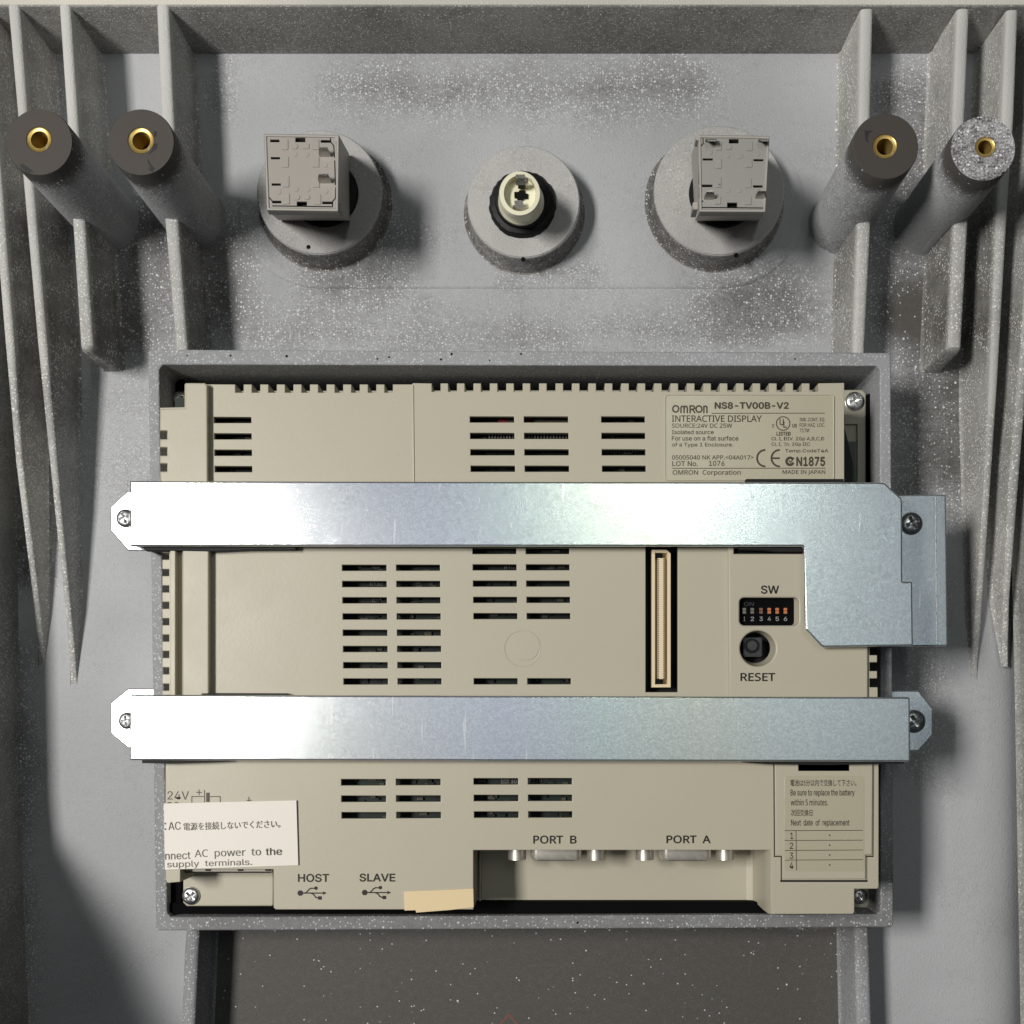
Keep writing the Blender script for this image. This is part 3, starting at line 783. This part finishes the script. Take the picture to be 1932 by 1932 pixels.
lw('05005040 NK APP.<04A017>', 132, 634, 632, 661, 0.14)
lw('LOT No.', 134, 670, 291, 701, 0.14); lw('1076', 358, 668, 453, 700, 0.14)
lw('N1875', 891, 642, 1068, 702, 0.35)
lw('OMRON  Corporation', 136, 724, 552, 762, 0.14)
lw('MADE IN JAPAN', 807, 724, 1068, 754, 0.14)
lw('U', 789, 412, 815, 452, 0.2); lw('L', 812, 428, 834, 466, 0.2)
link('lettering', join(lt), M['brown_ink'], rl, smooth=False)
def cs(paths, w): return stroke_mesh([[C(x, y) for x, y in p] for p in paths], w * 0.309, zl)
link('ruled_line', join([cs([[(376, 378), (1063, 377)]], 4.5), cs([[(135, 714), (1068, 713)]], 4.5)]), M['brown_ink'], rl, smooth=False)
link('certification_mark', join([cs([arc(811, 440, 41, 0, 360, 36)], 6), cs([arc(702, 652, 50, -95, -265, 18)], 11), cs([arc(790, 652, 50, -95, -265, 18), [(745, 652), (785, 652)]], 11),
      cs([arc(853, 671, 21, -50, -320, 20)], 15), cs([[(848, 668), (856, 678), (876, 652)]], 7)]), M['brown_ink'], rl, smooth=False)
# maker's name in rounded stroke letters
def nn(x, w): return [(x, 372), (x, 350), (x + 2, 338), (x + w / 2, 333), (x + w - 2, 338), (x + w, 350), (x + w, 372)]
logo = [arc(155, 351, 18, 0, 360, 24, 19)] + [[(187, 373), (187, 345), (192, 336), (202, 336), (206, 345), (206, 373)], [(206, 345), (211, 336), (221, 336), (226, 345), (226, 373)]] + \
       [[(243, 373), (243, 333), (262, 333), (269, 340), (269, 347), (262, 354), (243, 354)], [(257, 354), (271, 373)]] + [arc(297, 352, 18, 0, 360, 24, 19)] + [[(327, 373), (327, 336), (338, 334), (345, 341), (346, 373)]]
link('maker_logo', cs(logo, 9), M['brown_ink'], rl, smooth=False)

# battery lid label
bl = link('lid_label', pplate(rrect(1480.5, 1463.5, 1630.5, 1644, 6), [], ZM + 0.72, ZM + 0.80, 0.02), M['label'], lid)
zb = ZM + 0.85
def B(x, y): return (1227 + x * 0.309, 1227 + y * 0.309)
bt = []
def bw(s, x0, y0, x1, y1, bold=0.0):
    a = B(x0, y0); b = B(x1, y1); bt.append(text_mesh(s, a[0], a[1], b[0], b[1], zb, bold))
bw('電池は5分以内で交換して下さい。', 855, 788, 1258, 830, 0.14)
bw('Be sure to replace the battery', 856, 850, 1247, 897, 0.14)
bw('within 5 minutes.', 857, 908, 1084, 948, 0.14)
bw('次回交換日', 858, 971, 990, 1012, 0.14)
bw('Next  date  of  replacement', 859, 1032, 1216, 1080, 0.14)
for i, (ya, s) in enumerate(((1112, '1'), (1173, '2'), (1234, '3'), (1293, '4'))):
    bw(s, 850 if i else 854, ya, 873, ya + 40, 0.12)
link('lettering', join(bt), M['brown_ink'], bl, smooth=False)
def bs(paths, w): return stroke_mesh([[B(x, y) for x, y in p] for p in paths], w * 0.309, zb)
link('ruled_line', join([bs([[(822, 1101), (1295, 1099)], [(823, 1161), (1295, 1159)], [(824, 1222), (1296, 1219)], [(825, 1281), (1297, 1278)], [(889, 1101), (893, 1342)]], 4.2)] +
     [fill_mesh([B(x, y) for x, y in circ(1095, yy, 5, 10)], zb + 0.02) for yy in (1129, 1190, 1250, 1311)]), M['brown_ink'], bl, smooth=False)

# loose white paper sticker over the terminals, slightly turned and lifted over its tape edges
sq = [(309, 1516), (559, 1510), (562.6, 1632.5), (311, 1641)]
ZS = ZM + 1.0
gv, gf = [], []
nx_, ny_ = 40, 10
for j in range(ny_ + 1):
    for i in range(nx_ + 1):
        u, v = i / nx_, j / ny_
        x = (sq[0][0] * (1 - u) + sq[1][0] * u) * (1 - v) + (sq[3][0] * (1 - u) + sq[2][0] * u) * v
        y = (sq[0][1] * (1 - u) + sq[1][1] * u) * (1 - v) + (sq[3][1] * (1 - u) + sq[2][1] * u) * v
        lift = 0.12 * math.sin(u * 5.0) * v - 0.35 * max(0, u - 0.75) * 2
        gv.append(W(x, y, ZS + lift))
for j in range(ny_):
    for i in range(nx_):
        a = j * (nx_ + 1) + i; gf.append((a, a + nx_ + 1, a + nx_ + 2, a + 1))
bm = bmesh.new(); me = pydata(gv, gf); bm.from_mesh(me)
r_ = bmesh.ops.extrude_face_region(bm, geom=bm.faces[:])
for v in r_['geom']:
    if isinstance(v, bmesh.types.BMVert): v.co.z -= 0.12
sk = dpart('warning_sticker', from_bm(bm), M['paper'])
rot = -0.030
stx = [text_mesh('AC', 317.5, 1550.5, 340.5, 1566, ZS + 0.2, 0, rot), text_mesh('nnect', 311.2, 1608, 359, 1621.5, ZS + 0.2, 0.03, rot), text_mesh('supply  terminals.', 315, 1622.5, 475, 1637.5, ZS + 0.2, 0.03, rot)]
stj = [text_mesh('電源を接続しないでください。', 346, 1549.5, 528, 1564.5, ZS + 0.2, 0.04, rot), text_mesh('AC  power  to', 367, 1601.5, 492, 1620, ZS + 0.2, 0.03, rot)]
stk = [text_mesh('the', 501, 1599.5, 531, 1613.5, ZS + 0.2, 0.0, rot), fill_mesh(circ(311.5, 1554, 1.6, 10), ZS + 0.2), fill_mesh(circ(311.8, 1564.5, 1.6, 10), ZS + 0.2)]
link('lettering', join(stx + stj), M['grey_ink'], sk, smooth=False)
for m_ in stk: link('lettering', m_, M['brown_ink'], sk, smooth=False)
# strip of clear tape across the sticker's right part
# masking tape folded over the bottom edge
tp = [(762, 1682), (828, 1679.5), (893, 1676.5), (893.8, 1712), (850, 1717), (785, 1722), (784, 1717.5), (763, 1718)]
dpart('tape_strip', pplate(tp, [], ZM + 0.05, ZM + 0.35, 0.1), M['tape'])

# cross-head screws
def screw(px, py, z, rpx, parent, ang=0.4):
    cx, cy, _ = W(px, py, z); r = rpx * K(z)
    n = 96; hgt = r * 0.42; R = 34
    rings = []
    def sm(v, w): return max(0.0, min(1.0, 0.5 - v / w))
    for k in range(R):
        q = 1 - k / (R - 1) * 0.985
        ring = []
        for j in range(n):
            a_ = 2 * math.pi * j / n; x, y = q * math.cos(a_), q * math.sin(a_)
            u = x * math.cos(ang) + y * math.sin(ang); v = -x * math.sin(ang) + y * math.cos(ang)
            arm = max(min(sm(abs(u) - 0.60, 0.08), sm(abs(v) - 0.135, 0.07)), min(sm(abs(v) - 0.60, 0.08), sm(abs(u) - 0.135, 0.07)))
            cut = arm * (0.55 - 0.45 * q) * r
            ring.append((cx + r * x, cy + r * y, z + 0.30 + hgt * math.sqrt(max(0.0, 1 - q * q)) ** 0.8 - cut))
        rings.append(ring)
    rings.insert(0, [(cx + r * math.cos(2 * math.pi * j / n), cy + r * math.sin(2 * math.pi * j / n), z - 0.1) for j in range(n)])
    s = link('screw', loft(rings, False, True), M['screw'], parent, angle=50)
    wr = r * 1.04
    link('washer', lathe(cx, cy, [(wr, z), (wr, z + 0.22), (wr - 0.1, z + 0.28), (0.6 * r, z + 0.28)], 40), M['tin'], s)
    return s
screw(340, 752, 22.0, 13, du, 0.2); screw(1612, 757.5, 22.0, 17.5, du, 0.35); screw(361, 1690, 36.0, 16.5, du, 0.75); screw(1622, 1691, 22.0, 14, du, 0.5)

# ================================================================== BRACKETS
ZT = 57.5                # top face of the straps
def chain_plate(profile, ya, yb, th):
    """sheet bent along x: profile of (x, z) mid-line in mm, constant width ya..yb"""
    n = len(profile); rings = []
    for i, (x, z) in enumerate(profile):
        a = profile[max(i - 1, 0)]; b = profile[min(i + 1, n - 1)]
        dx, dz = b[0] - a[0], b[1] - a[1]; l = math.hypot(dx, dz) or 1
        nx, nz = -dz / l * th / 2, dx / l * th / 2
        rings.append([(x + nx, ya, z + nz), (x + nx, yb, z + nz), (x - nx, yb, z - nz), (x - nx, ya, z - nz)])
    return loft(rings, True, True)
ZTAB = 32.0
TH = 1.4
# --- upper
ux = W(245, 907, ZT)
ub = root('zinc_bracket', 'upper shiny zinc bracket strap with a wide L-shaped right end', 'bracket', (0, W(0, 970, ZT)[1], ZTAB), 'zinc brackets across the display unit')
face = [(246, 907), (1662, 909.5), (1670, 911), (1701, 939), (1703, 945), (1703.5, 1096), (1705, 1097), (1720, 1097), (1722, 1099), (1723.5, 1219), (1554, 1221.5), (1549, 1219), (1521, 1189), (1519.5, 1185), (1516.5, 1034), (1513, 1031), (246, 1030.5), (244.5, 1028), (244.5, 909)]
link('strap', pplate(face, [], ZT - TH, ZT, 0.6, 3), M['zinc'], ub)
tabL = [(209, 956), (240, 927), (300, 927), (300, 1039), (242, 1039), (209, 1001)]
link('mounting_tab', pplate(tabL, [], ZTAB - TH, ZTAB, 0.4, 2), M['zinc'], ub)
xl = W(246, 0, ZT)[0]
link('folded_end', box(xl + 0.05, W(0, 1028, ZT)[1], ZTAB + 0.05, xl + TH, W(0, 910, ZT)[1], ZT - TH - 0.02, 0.1), M['zinc'], ub)
wing = [(1660, 934), (1766, 932.5), (1785, 933.5), (1788.5, 1216), (1786, 1219), (1660, 1221)]
link('mounting_wing', pplate(wing, [], ZTAB + 6 - TH, ZTAB + 6, 0.5, 3), M['zinc'], ub)
xw = W(1787.5, 0, ZTAB + 6)[0]
link('wing_lip', box(xw - TH, W(0, 1217, ZTAB + 6)[1], ZTAB - 6, xw + 0.02, W(0, 935, ZTAB + 6)[1], ZTAB + 5.0, 0.3), M['zinc'], ub)
xr = W(1702, 0, ZT)[0]
link('folded_end', box(xr - TH, W(0, 1094, ZT)[1], ZTAB + 5.9, xr - 0.1, W(0, 946, ZT)[1], ZT - TH - 0.02, 0.1), M['zinc'], ub)
link('folded_end', box(W(1722, 0, ZT)[0] - TH, W(0, 1216, ZT)[1], ZTAB + 5.9, W(1722, 0, ZT)[0] - 0.1, W(0, 1101, ZT)[1], ZT - TH - 0.02, 0.1), M['zinc'], ub)
link('bend_line', pplate([(1765, 936), (1766.3, 936), (1768.5, 1216), (1767.2, 1216)], [], ZTAB + 6.01, ZTAB + 6.06), M['tin'], ub)
screw(237, 978, ZTAB, 17, ub, 0.3); screw(1719, 988, ZTAB + 6, 20.5, ub, 0.45)
# foam pads pinched between strap and cover
def pad_(parent, pts, z1=None):
    link('rubber_pad', pplate(pts, [], ZM + 0.1, z1 or (ZT - TH - 0.05), 0.1), M['black_matt'], parent)
pad_(ub, [(262, 985), (557, 985), (557, 1036.5), (470, 1037), (400, 1040), (340, 1039), (272, 1038)], 55.5)
pad_(ub, [(1394, 985), (1514, 985), (1515, 1040), (1470, 1040), (1440, 1037), (1394, 1036)], 55.5)
pad_(ub, [(1408, 903.5), (1592, 903.5), (1592, 950), (1408, 950)], 55.0)
# --- lower
lb = root('zinc_bracket', 'lower shiny zinc bracket strap, plain and straight, above the port lettering', 'bracket', (0, W(0, 1372, ZT)[1], ZTAB), 'zinc brackets across the display unit')
face = [(246, 1310.5), (1714, 1315), (1717.5, 1317), (1718, 1435), (1714, 1437.5), (246, 1434.5), (244, 1432), (244, 1313)]
link('strap', pplate(face, [], ZT - TH, ZT, 0.6, 3), M['zinc'], lb)
link('mounting_tab', pplate([(209, 1326), (242, 1299), (300, 1299), (300, 1411), (242, 1411), (209, 1384)], [], ZTAB - TH, ZTAB, 0.4, 2), M['zinc'], lb)
link('mounting_tab', pplate([(1660, 1303), (1733, 1303), (1760, 1336), (1760, 1387), (1733, 1417), (1660, 1417)], [], ZTAB - TH, ZTAB, 0.4, 2), M['zinc'], lb)
link('folded_end', box(xl + 0.05, W(0, 1432, ZT)[1], ZTAB + 0.05, xl + TH, W(0, 1314, ZT)[1], ZT - TH - 0.02, 0.1), M['zinc'], lb)
xr = W(1717, 0, ZT)[0]
link('folded_end', box(xr - TH, W(0, 1434, ZT)[1], ZTAB + 0.05, xr - 0.1, W(0, 1319, ZT)[1], ZT - TH - 0.02, 0.1), M['zinc'], lb)
screw(240, 1360, ZTAB, 15.5, lb, 0.15); screw(1724, 1361, ZTAB, 21, lb, 0.55)
pad_(lb, [(266, 1380), (430, 1380), (430, 1437), (390, 1439), (320, 1441), (268, 1440)], 55.5)
pad_(lb, [(1402, 1380), (1700, 1380), (1706, 1441), (1560, 1443.5), (1450, 1442), (1402, 1438.5)], 55.5)
pad_(lb, [(380, 1307.5), (540, 1308), (540, 1360), (380, 1360)], 55.0)

# ================================================================== SWITCH BLOCKS AND LAMP HOLDER
def quad_loft(q0, z0, q1, z1):
    return [W(x, y, z0) for x, y in q0], [W(x, y, z1) for x, y in q1]

def switch_block(label, top_q, base_q, S, detail, face_mat, gasket):
    """top_q, base_q corner order: TL TR BR BL in photo units at their own heights"""
    z1, z0 = 46.0, 13.5
    cx = sum(p[0] for p in base_q) / 4; cy = sum(p[1] for p in base_q) / 4
    r = root('switch_block', label, 'switch', W(cx, cy, 12), 'switch contact blocks on round collars')
    gx, gy, _ = W(gasket[0], gasket[1], 12.6)
    link('gasket', lathe(gx, gy, [(gasket[2] * K(12.6), 11.0), (gasket[2] * K(12.6), 12.2), (gasket[2] * K(12.6) - 0.5, 12.7), (0.02, 12.7)], 56), M['black'], r)
    a, b = quad_loft(base_q, z0, top_q, z1)
    mid = [tuple(a[i][k] * 0.30 + b[i][k] * 0.70 for k in range(3)) for i in range(4)]
    me = loft([a, mid, b], True, False)
    # rim and sunken face
    def inset(q, m):
        ccx = sum(p[0] for p in q) / 4; ccy = sum(p[1] for p in q) / 4
        return [(ccx + (x - ccx) * (1 - m), ccy + (y - ccy) * (1 - m)) for x, y in q]
    qi = inset(top_q, 0.06)
    rim = pplate(top_q, [qi], z1 - 3, z1 + 0.4, 0.2, 2)
    body = link('block_body', join([me, rim]), M['block'], r, angle=25)
    link('contact_face', pplate(qi, [[S(x, y) for x, y in h] for h in detail['slots']], z1 - 1.0, z1, 0.05), face_mat, r)
    link('slot_floor', pplate(inset(top_q, 0.10), [], z1 - 2.6, z1 - 2.2), M['inside'], r)
    if detail['cuts']:
        link('gap_line', stroke_mesh([[S(x, y) for x, y in p] for p in detail['cuts']], 1.9, z1 + 0.03), M['inside'], r, smooth=False)
    ms = [pplate([S(x, y) for x, y in h], [], z1 + 0.01, z1 + 0.22, 0.08) for h in detail['bosses']]
    mp = [pplate([S(x, y) for x, y in h], [], z1 + 0.01, z1 + 0.12, 0.04) for h in detail['pads']]
    link('moulded_pad', join(ms + mp), face_mat, r)
    sc_ = []
    for s, x0, y0, x1, y1 in detail['text']:
        p0 = S(x0, y0); p1 = S(x1, y1)
        sc_.append(text_mesh(s, p0[0], p0[1], p1[0], p1[1], z1 + 0.25))
    link('lettering', join(sc_), M['block'], r, smooth=False)
    for (x0, y0, x1, y1, lean, hgt) in detail['terms']:
        p0 = S(x0, y0); p1 = S(x1, y1)
        A = W(p0[0], p0[1], z1); Bq = W(p1[0], p1[1], z1)
        # blade standing in the slot, bent over at the tip
        th = 0.45; pts = []
        ys_ = (A[1] + Bq[1]) / 2
        ring = []
        for (u, zz, off) in ((0, z1 - 1.5, 0), (0, z1 + hgt * 0.55, lean * 0.35), (0, z1 + hgt, lean)):
            ring.append([(A[0] + (0.5 if zz > z1 + hgt * 0.8 else 0), ys_ + off - th / 2, zz), (Bq[0] - (0.5 if zz > z1 + hgt * 0.8 else 0), ys_ + off - th / 2, zz),
                         (Bq[0] - (0.5 if zz > z1 + hgt * 0.8 else 0), ys_ + off + th / 2, zz), (A[0] + (0.5 if zz > z1 + hgt * 0.8 else 0), ys_ + off + th / 2, zz)])
        link('terminal', loft(ring, True, True), M['tin'], r, angle=30)
    for (x0, y0, x1, y1, zlo, zhi) in detail.get('latch', []):
        p0 = S(x0, y0); p1 = S(x1, y1)
        link('latch', pbox(p0[0], p0[1], p1[0], p1[1], zlo, zhi, 0.15), M['block'], r)
    return r

# left block: detail coordinates from a 400 px enlargement that starts at (720, 350) of the photograph
def S1(x, y): return ((720 + x * 0.20704) * 0.6632, (350 + y * 0.20704) * 0.6632)
# enlargement 2 starts at (1700, 0), 0.51764 px per unit
def S2(x, y): return ((1700 + x * 0.51764) * 0.6632, (y * 0.51764) * 0.6632)
d1 = dict(
    slots=[rect(235, 225, 362, 263), rect(930, 232, 1062, 270), rect(580, 200, 718, 262), rect(245, 466, 370, 498), rect(255, 828, 380, 860), rect(262, 1066, 388, 1102), rect(950, 1078, 1092, 1114), rect(600, 1078, 740, 1136)],
    cuts=[[(1062, 205), (1068, 262), (1108, 312), (1118, 470)], [(1122, 520), (1130, 845)], [(1136, 890), (1132, 1030), (1092, 1078), (1090, 1150)], [(270, 1138), (1085, 1150)], [(215, 1018), (262, 1070)]],
    bosses=[rrect(385, 212, 480, 365, 18), rrect(388, 455, 488, 606, 18), rrect(395, 722, 494, 880, 18), rrect(405, 962, 500, 1115, 18), rrect(805, 215, 905, 365, 10), rrect(808, 460, 905, 605, 10), rrect(815, 732, 912, 885, 10), rrect(822, 975, 930, 1120, 18), rrect(520, 278, 615, 355, 30), rrect(668, 280, 770, 352, 10), rrect(545, 980, 640, 1055, 30), rrect(690, 982, 780, 1052, 30)],
    pads=[circ(570, 428, 38, 20), circ(730, 432, 38, 20), circ(588, 906, 38, 20), circ(745, 908, 38, 20), circ(978, 380, 42, 20), circ(990, 935, 40, 20), circ(342, 940, 42, 20), circ(985, 570, 40, 20)],
    text=[('2', 405, 235, 455, 340), ('2', 410, 475, 462, 585), ('2', 418, 745, 470, 855), ('2', 428, 985, 480, 1095)],
    terms=[(915, 455, 1070, 480, 1.3, 3.2), (905, 815, 1080, 845, 1.3, 3.2)],
    latch=[(1120, 175, 1180, 260, 44, 46.3), (1150, 1100, 1215, 1210, 41, 44.5)])
top1 = [S1(150, 150), S1(1178, 165), S1(1165, 1210), S1(190, 1195)]
base1 = [S1(330, 420), S1(1318, 420), S1(1330, 1345), S1(350, 1335)]
switch_block('light grey square switch contact block, matt, on the left collar', top1, base1, S1, d1, M['block_face'], (612, 364, 64))
d2 = dict(
    slots=[rect(722, 764, 776, 788), rect(712, 1113, 768, 1140), rect(578, 870, 634, 882), rect(858, 874, 912, 886), rect(574, 1014, 632, 1028), rect(855, 1018, 908, 1031)],
    cuts=[[(580, 762), (580, 790), (563, 808), (562, 868)], [(560, 884), (558, 1012)], [(560, 1032), (560, 1085), (578, 1108)], [(575, 1140), (915, 1143)]],
    bosses=[rrect(648, 775, 682, 825, 6), rrect(646, 868, 682, 926, 6), rrect(643, 972, 680, 1030, 6), rrect(640, 1075, 678, 1122, 6), rrect(812, 775, 852, 828, 6), rrect(810, 872, 850, 920, 6), rrect(808, 975, 846, 1032, 6), rrect(806, 1075, 845, 1125, 6), rrect(700, 795, 738, 822, 10)],
    pads=[circ(714, 853, 16, 18), circ(781, 855, 17, 18), circ(714, 1042, 16, 18), circ(778, 1042, 16, 18), circ(880, 845, 13, 18), circ(618, 836, 15, 18)],
    text=[('23', 652, 785, 678, 815), ('25', 650, 880, 677, 915), ('24', 648, 985, 675, 1018), ('26', 645, 1082, 672, 1115)],
    terms=[(590, 765, 650, 775, -2.0, 3.5), (880, 765, 935, 775, -2.0, 3.5), (585, 1085, 640, 1110, 1.2, 3.0), (865, 1080, 925, 1105, 1.2, 3.0)],
    latch=[(541, 742, 562, 770, 42, 46.3), (524, 1110, 552, 1150, 38, 44)])
top2 = [S2(556, 742), S2(945, 748), S2(922, 1164), S2(562, 1162)]
base2 = [S2(515, 850), S2(900, 850), S2(890, 1214), S2(536, 1214)]
switch_block('grey square switch contact block, glossier, on the right collar', top2, base2, S2, d2, M['block_glossy'], (1365, 364, 65))

# middle lamp holder: detail coordinates from the enlargement that starts at (1320, 400)
def S3(x, y): return ((1320 + x * 0.17598) * 0.6632, (400 + y * 0.17598) * 0.6632)
lx, ly = S3(945, 1010)
lh = root('lamp_holder', 'cream round indicator lamp socket in a black nut on the middle collar', 'lamp holder', W(lx, ly, 12))
gx, gy, _ = W(lx, ly - 0.5, 14)
rn = random.Random(5)
jit = [rn.uniform(-0.02, 0.02) for _ in range(60)]
wobf = lambda a, k: jit[int(a / (2 * math.pi) * 59.9)] * (1.0 if k in (1, 2) else 0.3)
R0 = 63 * K(13)
link('lock_nut', lathe(gx, gy, [(R0, 11.0), (R0, 13.0), (R0 - 0.8, 14.2), (R0 - 2.2, 14.6), (R0 - 2.6, 16.4), (R0 - 4.2, 17.0), (R0 - 5.0, 17.0), (0.02, 17.0)], 60, wob=wobf), M['black'], lh)
def ringp(cx, cy, rx, ry, z, n=48):
    x, y = S3(cx, cy); kx = rx * 0.17598 * 0.6632; ky = ry * 0.17598 * 0.6632
    return [W(x + kx * math.cos(2 * math.pi * k / n), y + ky * math.sin(2 * math.pi * k / n), z) for k in range(n)]
rings = [ringp(925, 1010, 372, 372, 15), ringp(925, 985, 370, 385, 19), ringp(920, 972, 366, 388, 21.5), ringp(918, 955, 352, 376, 22.2), ringp(905, 900, 338, 365, 27), ringp(902, 860, 336, 365, 33), ringp(902, 852, 325, 355, 33.6), ringp(905, 852, 262, 290, 33.7), ringp(915, 872, 240, 265, 30.0), ringp(930, 900, 60, 60, 29.8)]
link('socket_body', loft(rings, True, True), M['cream'], lh, angle=32)
zc = 30.4
link('socket_slot', fill_mesh([S3(x, y) for x, y in ((812, 830), (885, 825), (890, 802), (988, 802), (990, 850), (1040, 860), (1035, 942), (970, 945), (955, 968), (862, 962), (858, 935), (815, 930))], zc), M['inside'], lh, smooth=False)
def s3box(x0, y0, x1, y1, z0, z1, b=0.08):
    p = S3(x0, y0); q = S3(x1, y1); return pbox(p[0], p[1], q[0], q[1], z0, z1, b)
link('terminal', join([s3box(835, 545, 985, 600, 32.0, 37.5), s3box(850, 600, 1040, 660, 32.0, 35.0), s3box(870, 660, 1000, 715, 31.0, 34.0)]), M['tin'], lh)
link('terminal', join([s3box(815, 965, 955, 1000, 30.5, 33.0), s3box(785, 1040, 990, 1075, 30.5, 34.0), s3box(820, 1000, 960, 1040, 30.5, 33.4)]), M['tin'], lh)
